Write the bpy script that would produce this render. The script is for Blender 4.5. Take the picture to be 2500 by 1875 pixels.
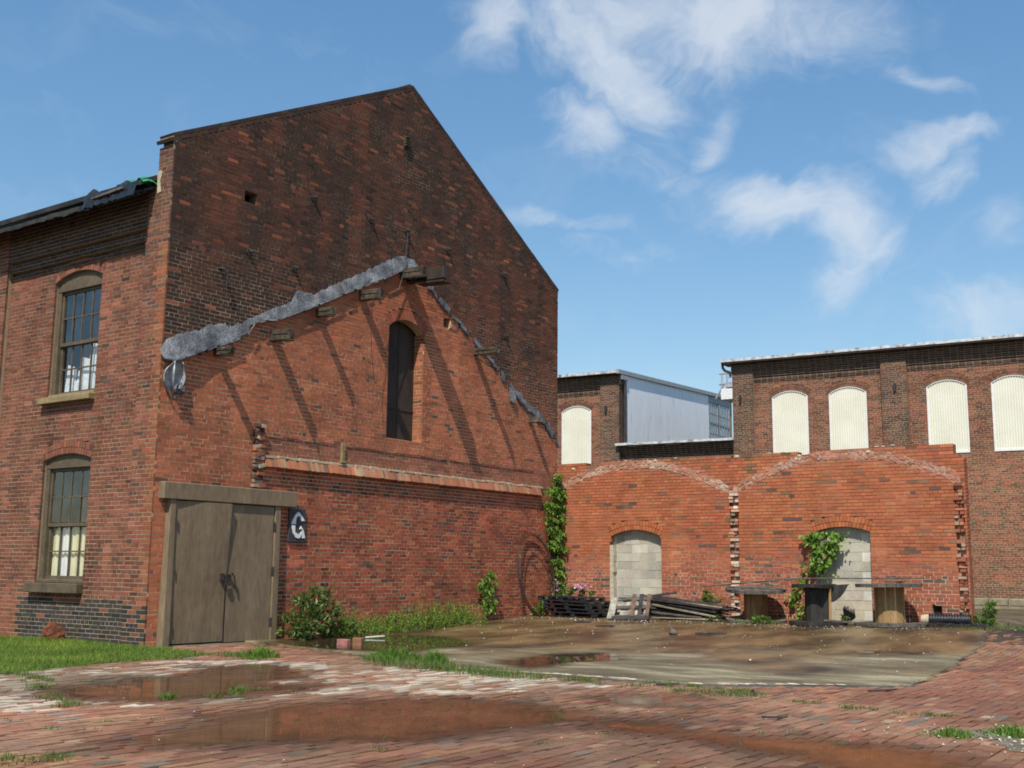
import bpy, math, random
import numpy as np
from mathutils import Vector, Matrix, noise as mnoise

for o in list(bpy.data.objects):
    bpy.data.objects.remove(o)
SC = bpy.context.scene
COL = SC.collection
RNG = random.Random(7)
NR = np.random.default_rng(11)
R = math.radians

# ------------------------------------------------------------------ camera
CAM = np.array((14.7985, -22.6478, 1.15))
CF = np.array((-0.57276848, 0.80375282, 0.16098969))
CR = np.array((0.81534054, 0.5788828, 0.01070056))
CU = np.array((0.08459356, -0.13739037, 0.98689808))
cd = bpy.data.cameras.new('camera')
cam = bpy.data.objects.new('camera', cd)
COL.objects.link(cam)
cam.matrix_world = Matrix(((CR[0], CU[0], -CF[0], CAM[0]), (CR[1], CU[1], -CF[1], CAM[1]),
                           (CR[2], CU[2], -CF[2], CAM[2]), (0, 0, 0, 1)))
cd.sensor_width = 36
cd.lens = 2788.0 / 2500 * 36
cd.clip_start = 0.1
cd.clip_end = 3000
SC.camera = cam

# ------------------------------------------------------------------ light
TO_SUN = Vector((1.0, -2.4, 3.45)).normalized()
SUN_EL = math.asin(TO_SUN.z)
SUN_AZ = math.atan2(TO_SUN.x, TO_SUN.y)          # clockwise from +Y
sd = bpy.data.lights.new('sun', 'SUN')
sd.energy = 4.6
sd.angle = R(0.55)
sd.color = (1.0, 0.94, 0.84)
sun = bpy.data.objects.new('sun', sd)
COL.objects.link(sun)
sun.location = (20, -40, 60)
sun.rotation_euler = (-TO_SUN).to_track_quat('-Z', 'Y').to_euler()

SC.view_settings.view_transform = 'Standard'
SC.view_settings.look = 'None'
SC.view_settings.gamma = 1
SC.view_settings.use_curve_mapping = False
SC.view_settings.exposure = 0.22
SC.render.engine = 'CYCLES'
SC.cycles.max_bounces = 6
SC.cycles.transparent_max_bounces = 12
SC.cycles.use_denoising = True
SC.cycles.filter_width = 1.8

W = bpy.data.worlds.new('World')
SC.world = W
W.use_nodes = True
SKY_STRENGTH = 0.13

def world():
    nt = W.node_tree
    N, Lk = nt.nodes, nt.links
    N.clear()
    out = N.new('ShaderNodeOutputWorld')
    bg = N.new('ShaderNodeBackground')
    bg.inputs['Strength'].default_value = SKY_STRENGTH
    Lk.new(bg.outputs[0], out.inputs[0])
    sky = N.new('ShaderNodeTexSky')
    sky.sky_type = 'NISHITA'
    sky.sun_disc = False
    sky.sun_elevation = SUN_EL
    sky.sun_rotation = SUN_AZ
    sky.altitude = 100
    sky.air_density = 1.2
    sky.dust_density = .5
    sky.ozone_density = 2.6
    tc = N.new('ShaderNodeTexCoord')
    V = tc.outputs['Generated']

    def math_(op, a, b=None, c=None, clamp=False):
        n = N.new('ShaderNodeMath'); n.operation = op; n.use_clamp = clamp
        for i, x in enumerate((a, b, c)):
            if x is None: continue
            if isinstance(x, (int, float)): n.inputs[i].default_value = x
            else: Lk.new(x, n.inputs[i])
        return n.outputs[0]

    def vmath(op, a, b=None):
        n = N.new('ShaderNodeVectorMath'); n.operation = op
        for i, x in enumerate((a, b)):
            if x is None: continue
            if isinstance(x, (tuple, list, Vector)): n.inputs[i].default_value = tuple(x)
            else: Lk.new(x, n.inputs[i])
        return n

    def noise(vec, scale, detail=5, rough=0.6, dist=0.0, col=False):
        n = N.new('ShaderNodeTexNoise')
        n.inputs['Scale'].default_value = scale
        n.inputs['Detail'].default_value = detail
        n.inputs['Roughness'].default_value = rough
        n.inputs['Distortion'].default_value = dist
        Lk.new(vec, n.inputs['Vector'])
        return n.outputs['Color' if col else 'Fac']

    # warp the direction a little so that cloud outlines are ragged
    w1 = vmath('SUBTRACT', noise(V, 7.0, 4, 0.6, 0.4, True), (0.5, 0.5, 0.5)).outputs[0]
    n_sc = vmath('SCALE', w1); n_sc.inputs[3].default_value = 0.10
    VW = vmath('ADD', V, n_sc.outputs[0]).outputs[0]
    # clouds: direction, half width, half height (radians), tilt, strength
    clouds = [((-0.5226, 0.7237, 0.4508), .075, .030, -12, .75), ((-0.4707, 0.7719, 0.4273), .085, .032, -30, 1.0),
              ((-0.4290, 0.7790, 0.4530), .10, .035, 0, .95), ((-0.3700, 0.8100, 0.4520), .10, .048, -8, 1.0),
              ((-0.3076, 0.8419, 0.4433), .10, .035, -8, .85), ((-0.4837, 0.7856, 0.3858), .045, .028, -10, .85),
              ((-0.4456, 0.8213, 0.3561), .11, .03, -28, .62), ((-0.3955, 0.8430, 0.3646), .038, .020, 40, .85),
              ((-0.3525, 0.8844, 0.3060), .078, .030, -12, 1.0), ((-0.3050, 0.9087, 0.2830), .046, .034, -35, 1.0),
              ((-0.3221, 0.9154, 0.2415), .040, .022, 45, .85), ((-0.2264, 0.9132, 0.3387), .050, .018, 10, .8),
              ((-0.2300, 0.9231, 0.3106), .026, .020, 30, .75), ((-0.2000, 0.9576, 0.2080), .075, .026, 8, .85),
              ((-0.5225, 0.7953, 0.3075), .075, .013, -6, .66), ((-0.1953, 0.9444, 0.2644), .026, .024, -40, .6),
              ((-0.2317, 0.8893, 0.3942), .045, .012, -30, .6), ((-0.47, 0.84, 0.27), .12, .02, -12, .5),
              ((0.25, 0.80, 0.50), .16, .06, 10, .9), ((-0.85, 0.30, 0.45), .14, .05, 20, .8),
              ((0.80, 0.30, 0.45), .15, .06, -10, .9), ((0.1, 0.2, 0.95), .2, .10, 40, .8),
              ((-0.5, -0.6, 0.55), .17, .07, 0, .8), ((0.5, -0.65, 0.40), .15, .05, 20, .8)]
    total = None
    for c, a, b, tilt, s in clouds:
        c = Vector(c).normalized()
        e1 = Vector((0, 0, 1)).cross(c).normalized() * -1
        e2 = c.cross(e1) * -1
        t = R(tilt)
        f1 = (e1 * math.cos(t) + e2 * math.sin(t)) / a
        f2 = (-e1 * math.sin(t) + e2 * math.cos(t)) / b
        d1 = vmath('DOT_PRODUCT', VW, f1).outputs['Value']
        d2 = vmath('DOT_PRODUCT', VW, f2).outputs['Value']
        r2 = math_('ADD', math_('MULTIPLY', d1, d1), math_('MULTIPLY', d2, d2))
        g = math_('MULTIPLY', math_('POWER', 0.5, r2), s)
        front = vmath('DOT_PRODUCT', V, c).outputs['Value']
        g = math_('MULTIPLY', g, math_('GREATER_THAN', front, 0.0))
        total = g if total is None else math_('MAXIMUM', total, g)
    # wispy body: stretched noise
    mp = N.new('ShaderNodeMapping'); Lk.new(VW, mp.inputs['Vector'])
    mp.inputs['Scale'].default_value = (1.0, 1.0, 1.7)
    mp.inputs['Rotation'].default_value = (0.0, R(16), 0.0)
    fb = noise(mp.outputs[0], 9.0, 8, 0.62, 0.8)
    fine = noise(mp.outputs[0], 34.0, 6, 0.6, 0.3)
    dens = math_('ADD', math_('MULTIPLY', total, 1.0), math_('MULTIPLY', math_('SUBTRACT', fb, 0.5), 1.5))
    dens = math_('ADD', dens, math_('MULTIPLY', math_('SUBTRACT', fine, 0.5), 0.30))
    mr = N.new('ShaderNodeMapRange'); mr.interpolation_type = 'SMOOTHSTEP'
    Lk.new(dens, mr.inputs['Value'])
    mr.inputs['From Min'].default_value = 0.27
    mr.inputs['From Max'].default_value = 1.25
    mr.inputs['To Max'].default_value = 0.74
    # thin veil everywhere low in the sky
    sep = N.new('ShaderNodeSeparateXYZ'); Lk.new(V, sep.inputs[0])
    veil = math_('MULTIPLY', math_('SUBTRACT', fb, 0.5), 0.35, None, True)
    fac = math_('MAXIMUM', mr.outputs[0], veil)
    above = math_('MULTIPLY', math_('ADD', sep.outputs[2], 0.02), 12.0, None, True)
    fac = math_('MULTIPLY', fac, above)
    mx = N.new('ShaderNodeMix'); mx.data_type = 'RGBA'
    Lk.new(fac, mx.inputs[0])
    hs = N.new('ShaderNodeHueSaturation')
    # the sky's range from zenith to horizon is compressed
    dn = vmath('SCALE', sky.outputs[0]); dn.inputs[3].default_value = .25
    gm = N.new('ShaderNodeGamma'); gm.inputs[1].default_value = .72; Lk.new(dn.outputs[0], gm.inputs[0])
    up = vmath('SCALE', gm.outputs[0]); up.inputs[3].default_value = 3.95
    hs.inputs['Saturation'].default_value = 1.42
    hs.inputs['Value'].default_value = 1.0
    Lk.new(up.outputs[0], hs.inputs['Color'])
    Lk.new(hs.outputs[0], mx.inputs[6])
    mx.inputs[7].default_value = (5.0, 5.35, 5.8, 1)
    Lk.new(mx.outputs[2], bg.inputs['Color'])
world()

# ------------------------------------------------------------------ materials
def node_mat(name, build):
    m = bpy.data.materials.new(name); m.use_nodes = True
    nt = m.node_tree; N, Lk = nt.nodes, nt.links
    N.clear()
    out = N.new('ShaderNodeOutputMaterial')
    p = N.new('ShaderNodeBsdfPrincipled')
    Lk.new(p.outputs[0], out.inputs[0])
    build(N, Lk, p, out)
    return m

def pos(N):
    return N.new('ShaderNodeNewGeometry').outputs['Position']

def nz(N, Lk, vec, scale, detail=4, rough=0.55, stretch=None):
    n = N.new('ShaderNodeTexNoise')
    n.inputs['Scale'].default_value = scale
    n.inputs['Detail'].default_value = detail
    n.inputs['Roughness'].default_value = rough
    if stretch:
        mp = N.new('ShaderNodeMapping'); mp.inputs['Scale'].default_value = stretch
        Lk.new(vec, mp.inputs['Vector']); vec = mp.outputs[0]
    Lk.new(vec, n.inputs['Vector'])
    return n.outputs['Fac']

def ramp(N, Lk, fac, stops):
    r = N.new('ShaderNodeValToRGB')
    el = r.color_ramp.elements
    while len(el) > 1: el.remove(el[-1])
    el[0].position = stops[0][0]; el[0].color = (*stops[0][1], 1) if not isinstance(stops[0][1], float) else (stops[0][1],) * 3 + (1,)
    for p_, c in stops[1:]:
        e = el.new(p_); e.color = (*c, 1) if not isinstance(c, float) else (c, c, c, 1)
    Lk.new(fac, r.inputs[0])
    return r.outputs[0]

def mul(N, Lk, a, b, fac=1.0):
    m = N.new('ShaderNodeMix'); m.data_type = 'RGBA'; m.blend_type = 'MULTIPLY'
    m.inputs[0].default_value = fac
    for i, x in ((6, a), (7, b)):
        if isinstance(x, tuple): m.inputs[i].default_value = (*x, 1)
        else: Lk.new(x, m.inputs[i])
    return m.outputs[2]

def mixc(N, Lk, fac, a, b):
    m = N.new('ShaderNodeMix'); m.data_type = 'RGBA'
    if isinstance(fac, float): m.inputs[0].default_value = fac
    else: Lk.new(fac, m.inputs[0])
    for i, x in ((6, a), (7, b)):
        if isinstance(x, tuple): m.inputs[i].default_value = (*x, 1)
        else: Lk.new(x, m.inputs[i])
    return m.outputs[2]

def bump(N, Lk, p, h, strength, dist=0.01):
    b = N.new('ShaderNodeBump')
    b.inputs['Strength'].default_value = strength
    b.inputs['Distance'].default_value = dist
    Lk.new(h, b.inputs['Height'])
    Lk.new(b.outputs[0], p.inputs['Normal'])

def brick_build(rough=0.88, grain=0.5):
    def f(N, Lk, p, out):
        a = N.new('ShaderNodeAttribute'); a.attribute_name = 'bcol'
        oi = N.new('ShaderNodeObjectInfo')
        c = mul(N, Lk, a.outputs['Color'], oi.outputs['Color'])
        P = pos(N)
        n1 = nz(N, Lk, P, 38, 3)
        n2 = nz(N, Lk, P, 2.2, 5, 0.65)
        c = mul(N, Lk, c, ramp(N, Lk, n1, [(0.25, 0.72), (0.5, 0.98), (0.75, 1.25)]), grain)
        c = mul(N, Lk, c, ramp(N, Lk, n2, [(0.3, 0.70), (0.5, 0.98), (0.7, 1.20)]), 0.8)
        Lk.new(c, p.inputs['Base Color'])
        p.inputs['Roughness'].default_value = rough
        p.inputs['Specular IOR Level'].default_value = 0.25
        bump(N, Lk, p, nz(N, Lk, P, 120, 3), 0.35, 0.004)
    return f

def mottled(c1, c2, scale=6.0, rough=0.85, stretch=None, bmp=0.3, spec=0.3, scale2=40, c3=None, metallic=0.0, bd=0.006):
    def f(N, Lk, p, out):
        P = pos(N)
        n1 = nz(N, Lk, P, scale, 5, 0.6, stretch)
        n2 = nz(N, Lk, P, scale2, 4, 0.6, stretch)
        stops = [(0.34, c1), (0.66, c2)] if c3 is None else [(0.30, c1), (0.5, c2), (0.68, c3)]
        c = ramp(N, Lk, n1, stops)
        c = mul(N, Lk, c, ramp(N, Lk, n2, [(0.28, 0.72), (0.72, 1.2)]), 0.9)
        Lk.new(c, p.inputs['Base Color'])
        p.inputs['Roughness'].default_value = rough
        p.inputs['Specular IOR Level'].default_value = spec
        p.inputs['Metallic'].default_value = metallic
        if bmp: bump(N, Lk, p, n2, bmp, bd)
    return f

def attr_build(rough=0.6, trans=0.25, spec=0.3):
    def f(N, Lk, p, out):
        a = N.new('ShaderNodeAttribute'); a.attribute_name = 'bcol'
        Lk.new(a.outputs['Color'], p.inputs['Base Color'])
        p.inputs['Roughness'].default_value = rough
        p.inputs['Specular IOR Level'].default_value = spec
        if trans:
            t = N.new('ShaderNodeBsdfTranslucent')
            Lk.new(mul(N, Lk, a.outputs['Color'], (1.5, 1.7, 0.7)), t.inputs['Color'])
            mx = N.new('ShaderNodeMixShader'); mx.inputs[0].default_value = trans
            Lk.new(p.outputs[0], mx.inputs[1]); Lk.new(t.outputs[0], mx.inputs[2])
            Lk.new(mx.outputs[0], out.inputs[0])
    return f

def zmix_build(lo, hi, z0, z1, nscale=1.3, rough=0.95):
    """mortar whose colour changes with height (one tone below, another above, blended by noise)"""
    def f(N, Lk, p, out):
        P = pos(N)
        s = N.new('ShaderNodeSeparateXYZ'); Lk.new(P, s.inputs[0])
        mr = N.new('ShaderNodeMapRange')
        Lk.new(s.outputs[2], mr.inputs['Value'])
        mr.inputs['From Min'].default_value = z0; mr.inputs['From Max'].default_value = z1
        n = nz(N, Lk, P, nscale, 5, 0.6)
        ad = N.new('ShaderNodeMath'); ad.operation = 'ADD'
        Lk.new(mr.outputs[0], ad.inputs[0])
        sc = N.new('ShaderNodeMath'); sc.operation = 'MULTIPLY_ADD'
        Lk.new(n, sc.inputs[0]); sc.inputs[1].default_value = 2.4; sc.inputs[2].default_value = -1.2
        Lk.new(sc.outputs[0], ad.inputs[1]); ad.use_clamp = True
        c = mixc(N, Lk, ad.outputs[0], lo, hi)
        c = mul(N, Lk, c, ramp(N, Lk, nz(N, Lk, P, 25, 4), [(0.3, 0.7), (0.7, 1.2)]), 0.9)
        Lk.new(c, p.inputs['Base Color'])
        p.inputs['Roughness'].default_value = rough
        p.inputs['Specular IOR Level'].default_value = 0.2
    return f

MAT = {}
MAT['brick'] = node_mat('brick', brick_build())
MAT['paver'] = node_mat('paver', brick_build(0.86, 0.6))
MAT['mortar_gable'] = node_mat('mortar_gable', zmix_build((.56, .43, .28), (.16, .11, .076), 5.0, 6.9, 0.8))
MAT['mortar_side'] = node_mat('mortar_side', zmix_build((.40, .29, .19), (.34, .25, .165), 2.0, 6.0, 0.9))
MAT['mortar_arch'] = node_mat('mortar_arch', zmix_build((.58, .43, .30), (.17, .080, .045), 0.9, 1.9, 0.8))  # dark upper tone paints in the shade of the eroded, recessed joints
MAT['mortar_far'] = node_mat('mortar_far', zmix_build((.42, .33, .22), (.38, .30, .20), 4, 8, 0.8))
MAT['timber'] = node_mat('timber', mottled((.022, .018, .013), (.105, .085, .058), 9, .85, (1, 1, 1), .5, .3, 50))
MAT['door_paint'] = node_mat('door_paint', mottled((.175, .126, .076), (.225, .168, .104), 2.2, .7, (1.3, 1.3, .35), .10, .3, 14))
MAT['dark_wood'] = node_mat('dark_wood', mottled((.028, .021, .017), (.055, .042, .034), 3, .7, (1, 1, .4), .2, .3, 30))
MAT['frame_paint'] = node_mat('frame_paint', mottled((.085, .066, .042), (.135, .105, .066), 5, .7, None, .15, .3, 40))
MAT['sill_wood'] = node_mat('sill_wood', mottled((.20, .15, .07), (.30, .23, .12), 5, .75, (.4, 1, 1), .2, .3, 40))
def flash_build(N, Lk, p, out):
    P = pos(N)
    c = ramp(N, Lk, nz(N, Lk, P, 2.6, 6, .65), [(.36, (.050, .053, .058)), (.5, (.125, .132, .143)), (.64, (.215, .225, .24))])
    c = mul(N, Lk, c, ramp(N, Lk, nz(N, Lk, P, 42, 6, .75), [(.38, .35), (.5, .95), (.62, 1.55)]))
    c = mixc(N, Lk, ramp(N, Lk, nz(N, Lk, P, 6, 3), [(.66, 0.0), (.72, .55)]), c, (.22, .13, .06))
    Lk.new(c, p.inputs['Base Color'])
    p.inputs['Roughness'].default_value = .6
    bump(N, Lk, p, nz(N, Lk, P, 30, 6, .75), .9, .02)
MAT['flash'] = node_mat('flash', flash_build)
MAT['tin'] = node_mat('tin', mottled((.16, .165, .18), (.46, .47, .48), 9, .45, None, .4, .5, 50, metallic=.3))
MAT['iron'] = node_mat('iron', mottled((.02, .018, .018), (.055, .045, .042), 12, .6, None, .3, .4, 60))
MAT['rust'] = node_mat('rust', mottled((.055, .022, .012), (.20, .060, .026), 6, .85, None, .5, .2, 40))
MAT['plaster'] = node_mat('plaster', mottled((.36, .30, .20), (.52, .45, .33), 8, .9, None, .4, .2, 60))
MAT['vault'] = node_mat('vault', mottled((.34, .17, .11), (.50, .36, .27), 2.5, .92, None, .5, .2, 40))
MAT['cmu'] = node_mat('cmu', brick_build(0.92, 0.7))
MAT['cmu_mortar'] = node_mat('cmu_mortar', mottled((.42, .37, .27), (.52, .47, .36), 8, .9, None, .3, .2, 60))
MAT['tarp_black'] = node_mat('tarp_black', mottled((.008, .009, .010), (.022, .024, .026), 6, .3, None, .4, .5, 30))
MAT['roofing'] = node_mat('roofing', mottled((.012, .013, .013), (.045, .045, .042), 5, .7, None, .5, .3, 40))
MAT['tarp_green'] = node_mat('tarp_green', mottled((.02, .20, .07), (.03, .32, .11), 6, .45, None, .2, .4, 30))
MAT['white_paint'] = node_mat('white_paint', mottled((.70, .70, .68), (.80, .80, .78), 10, .5, None, .05, .4, 40))
def cream(N, Lk, p, out):
    Lk.new(ramp(N, Lk, nz(N, Lk, pos(N), 1.5, 3), [(.3, (.66, .645, .53)), (.7, (.73, .72, .62))]), p.inputs['Base Color'])
    p.inputs['Roughness'].default_value = .45
MAT['cream_metal'] = node_mat('cream_metal', cream)
MAT['eave_white'] = node_mat('eave_white', mottled((.10, .10, .10), (.52, .53, .54), 5, .7, None, .3, .3, 22, (.66, .67, .68)))
def pale_sheet(N, Lk, p, out):
    P = pos(N)
    streak = nz(N, Lk, P, 3.0, 5, .6, (3.5, 3.5, .35))
    c = mixc(N, Lk, ramp(N, Lk, streak, [(.60, 0.0), (.72, 1.0)]), (.88, .90, .93), (.60, .50, .50))
    fine = nz(N, Lk, P, 1.2, 6, .65, (4, 4, .5))
    c = mul(N, Lk, c, ramp(N, Lk, fine, [(.3, .90), (.6, 1.0)]))
    Lk.new(c, p.inputs['Base Color']); p.inputs['Roughness'].default_value = .5
MAT['pale_sheet'] = node_mat('pale_sheet', pale_sheet)
MAT['steel_grey'] = node_mat('steel_grey', mottled((.25, .27, .29), (.36, .38, .40), 6, .55, None, .1, .4, 40))
MAT['concrete_old'] = node_mat('concrete_old', mottled((.20, .17, .11), (.34, .30, .21), 3, .9, None, .3, .2, 40))
MAT['black_plastic'] = node_mat('black_plastic', mottled((.010, .011, .014), (.030, .032, .040), 8, .38, None, .2, .5, 40))
MAT['sign_board'] = node_mat('sign_board', mottled((.045, .045, .050), (.065, .065, .068), 8, .6, None, .1, .3, 40))
MAT['spool_tan'] = node_mat('spool_tan', mottled((.21, .125, .05), (.36, .235, .11), 7, .8, (1, 1, .25), .4, .25, 40))
MAT['spool_brown'] = node_mat('spool_brown', mottled((.14, .075, .028), (.27, .155, .07), 7, .8, (1, 1, .25), .4, .25, 40))
MAT['spool_black'] = node_mat('spool_black', mottled((.016, .015, .014), (.045, .042, .038), 7, .75, (1, 1, .25), .4, .3, 40))
MAT['grey_wood'] = node_mat('grey_wood', mottled((.045, .04, .038), (.16, .14, .115), 6, .85, None, .4, .2, 45))
MAT['board_dark'] = node_mat('board_dark', mottled((.018, .016, .018), (.055, .048, .046), 6, .7, None, .4, .3, 45))
MAT['board_pale'] = node_mat('board_pale', mottled((.20, .165, .10), (.36, .31, .22), 6, .85, None, .4, .2, 45))
MAT['pallet_white'] = node_mat('pallet_white', mottled((.20, .19, .15), (.46, .44, .36), 9, .85, None, .4, .2, 45))
MAT['pallet_brown'] = node_mat('pallet_brown', mottled((.10, .06, .045), (.21, .13, .10), 9, .85, None, .4, .2, 45))
MAT['rubber'] = node_mat('rubber', mottled((.028, .014, .012), (.055, .028, .022), 9, .55, None, .2, .4, 45))
MAT['leaf'] = node_mat('leaf', attr_build(.45, .28, .35))
MAT['grass'] = node_mat('grass', attr_build(.6, .30, .2))
MAT['stem'] = node_mat('stem', mottled((.07, .045, .025), (.14, .09, .05), 12, .85))
MAT['petal'] = node_mat('petal', attr_build(.6, .2, .2))
MAT['chips'] = node_mat('chips', attr_build(.8, 0, .2))
MAT['fabric_white'] = node_mat('fabric_white', mottled((.74, .76, .80), (.84, .84, .84), 4, .8, None, .1, .2, 20))
MAT['fabric_cream'] = node_mat('fabric_cream', mottled((.66, .62, .40), (.84, .83, .74), 4, .8, (1, 1, .3), .1, .2, 20))
MAT['void'] = node_mat('void', mottled((.010, .009, .008), (.016, .014, .012), 5, .9, None, 0))
def glass(N, Lk, p, out):
    n = nz(N, Lk, pos(N), 3, 3)
    g = N.new('ShaderNodeBsdfGlossy'); g.inputs['Roughness'].default_value = .04
    g.inputs['Color'].default_value = (.9, .92, .95, 1)
    t = N.new('ShaderNodeBsdfTransparent'); t.inputs['Color'].default_value = (.90, .92, .91, 1)
    lw = N.new('ShaderNodeLayerWeight'); lw.inputs['Blend'].default_value = .5
    fr = N.new('ShaderNodeMath'); fr.operation = 'POWER'; Lk.new(lw.outputs['Facing'], fr.inputs[0]); fr.inputs[1].default_value = 3.0
    ad = N.new('ShaderNodeMath'); ad.operation = 'MULTIPLY_ADD'
    Lk.new(n, ad.inputs[0]); ad.inputs[1].default_value = .14; Lk.new(fr.outputs[0], ad.inputs[2])
    mx = N.new('ShaderNodeMixShader'); Lk.new(ad.outputs[0], mx.inputs[0])
    Lk.new(t.outputs[0], mx.inputs[1]); Lk.new(g.outputs[0], mx.inputs[2])
    Lk.new(mx.outputs[0], out.inputs[0])
    bump(N, Lk, p, n, 0.0)
    b = N.new('ShaderNodeBump'); b.inputs['Strength'].default_value = .12; b.inputs['Distance'].default_value = .01
    Lk.new(n, b.inputs['Height']); Lk.new(b.outputs[0], g.inputs['Normal'])
MAT['glass'] = node_mat('glass', glass)

def water_build(c, alpha, rough=0.02):
    def f(N, Lk, p, out):
        P = pos(N)
        n = nz(N, Lk, P, 1.6, 4, .6)
        Lk.new(ramp(N, Lk, n, [(.3, tuple(x * .75 for x in c)), (.7, tuple(x * 1.2 for x in c))]), p.inputs['Base Color'])
        p.inputs['Roughness'].default_value = rough
        p.inputs['IOR'].default_value = 1.333
        at = N.new('ShaderNodeAttribute'); at.attribute_name = 'depth'      # muddy water: the deeper the less one sees through
        mr = N.new('ShaderNodeMapRange'); mr.interpolation_type = 'SMOOTHSTEP'
        Lk.new(at.outputs['Fac'], mr.inputs['Value'])
        mr.inputs['From Min'].default_value = -.001; mr.inputs['From Max'].default_value = .026; mr.inputs['To Max'].default_value = alpha
        Lk.new(mr.outputs[0], p.inputs['Alpha'])
        b = N.new('ShaderNodeBump'); b.inputs['Strength'].default_value = .05; b.inputs['Distance'].default_value = .004
        Lk.new(nz(N, Lk, P, 7, 2), b.inputs['Height']); Lk.new(b.outputs[0], p.inputs['Normal'])
    return f
MAT['water'] = node_mat('water', water_build((.165, .078, .038), .80))
MAT['water_orange'] = node_mat('water_orange', water_build((.150, .075, .036), .82, .03))
MAT['water_clear'] = node_mat('water_clear', water_build((.055, .040, .022), .92, .008))

def slab_build(N, Lk, p, out):
    P = pos(N)
    s = N.new('ShaderNodeSeparateXYZ'); Lk.new(P, s.inputs[0])
    n_big = nz(N, Lk, P, .42, 6, .6)
    n_mid = nz(N, Lk, P, 1.1, 7, .68, (.55, 1.3, 1))
    n_fine = nz(N, Lk, P, 22, 5, .7)
    # dry concrete to the front and right, silt and water towards the walls
    mr = N.new('ShaderNodeMapRange'); Lk.new(s.outputs[1], mr.inputs['Value'])
    mr.inputs['From Min'].default_value = -10.5; mr.inputs['From Max'].default_value = -3.5
    mr.inputs['To Min'].default_value = -.30; mr.inputs['To Max'].default_value = .30
    mr2 = N.new('ShaderNodeMapRange'); Lk.new(s.outputs[0], mr2.inputs['Value'])
    mr2.inputs['From Min'].default_value = 2; mr2.inputs['From Max'].default_value = 10.5
    mr2.inputs['To Min'].default_value = .12; mr2.inputs['To Max'].default_value = -.14
    def add(a, b, k=1.0):
        m = N.new('ShaderNodeMath'); m.operation = 'MULTIPLY_ADD'
        Lk.new(b, m.inputs[0]); m.inputs[1].default_value = k; Lk.new(a, m.inputs[2])
        return m.outputs[0]
    n_str = nz(N, Lk, P, .9, 6, .65, (.45, .45, 1))
    wet = add(add(add(n_big, mr.outputs[0]), mr2.outputs[0]), n_str, .75)
    off = N.new('ShaderNodeMath'); off.operation = 'SUBTRACT'; Lk.new(wet, off.inputs[0]); off.inputs[1].default_value = .20; wet = off.outputs[0]
    wetc = ramp(N, Lk, wet, [(.44, 0.0), (.56, .5), (.70, 1.0)])
    dry = ramp(N, Lk, n_mid, [(.37, (.098, .078, .044)), (.5, (.172, .142, .084)), (.64, (.33, .285, .18))])
    silt = ramp(N, Lk, nz(N, Lk, P, 1.1, 6, .65, (1, .5, 1)), [(.38, (.050, .033, .018)), (.5, (.110, .074, .035)), (.62, (.20, .135, .062))])
    c = mixc(N, Lk, wetc, dry, silt)
    c = mul(N, Lk, c, ramp(N, Lk, n_fine, [(.3, .72), (.7, 1.22)]))
    Lk.new(c, p.inputs['Base Color'])
    Lk.new(ramp(N, Lk, wet, [(.42, .85), (.60, .58), (.85, .36)]), p.inputs['Roughness'])
    p.inputs['Specular IOR Level'].default_value = .30
    bump(N, Lk, p, n_fine, .35, .006)
MAT['slab'] = node_mat('slab', slab_build)
MAT['soil'] = node_mat('soil', mottled((.055, .042, .026), (.15, .115, .07), 1.1, .9, None, .5, .2, 28, bd=.02))
MAT['joint_soil'] = node_mat('joint_soil', mottled((.030, .022, .016), (.075, .056, .042), 1.4, .9, None, .4, .2, 40))
MAT['asphalt'] = node_mat('asphalt', mottled((.055, .050, .045), (.115, .10, .085), 2, .85, None, .5, .25, 50))
MAT['gravel'] = node_mat('gravel', mottled((.10, .085, .055), (.21, .18, .125), 3, .9, None, .6, .2, 45, bd=.02))
# ------------------------------------------------------------------ object helpers
WPOS = {}                                   # world position of each object's origin (none is rotated while building)

def tag(o, label=None, cat=None, group=None, kind=None):
    if label: o['label'] = label
    if cat: o['category'] = cat
    if group: o['group'] = group
    if kind: o['kind'] = kind
    return o

def place(o, origin, parent=None):
    origin = Vector(origin)
    if parent is not None:
        o.parent = parent
        o.location = origin - WPOS[parent.as_pointer()]
    else:
        o.location = origin
    COL.objects.link(o)
    WPOS[o.as_pointer()] = origin
    return o

def thing(name, origin, label, cat, group=None):
    o = bpy.data.objects.new(name, None)
    o.empty_display_size = .2
    place(o, origin)
    return tag(o, label, cat, group)

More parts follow.
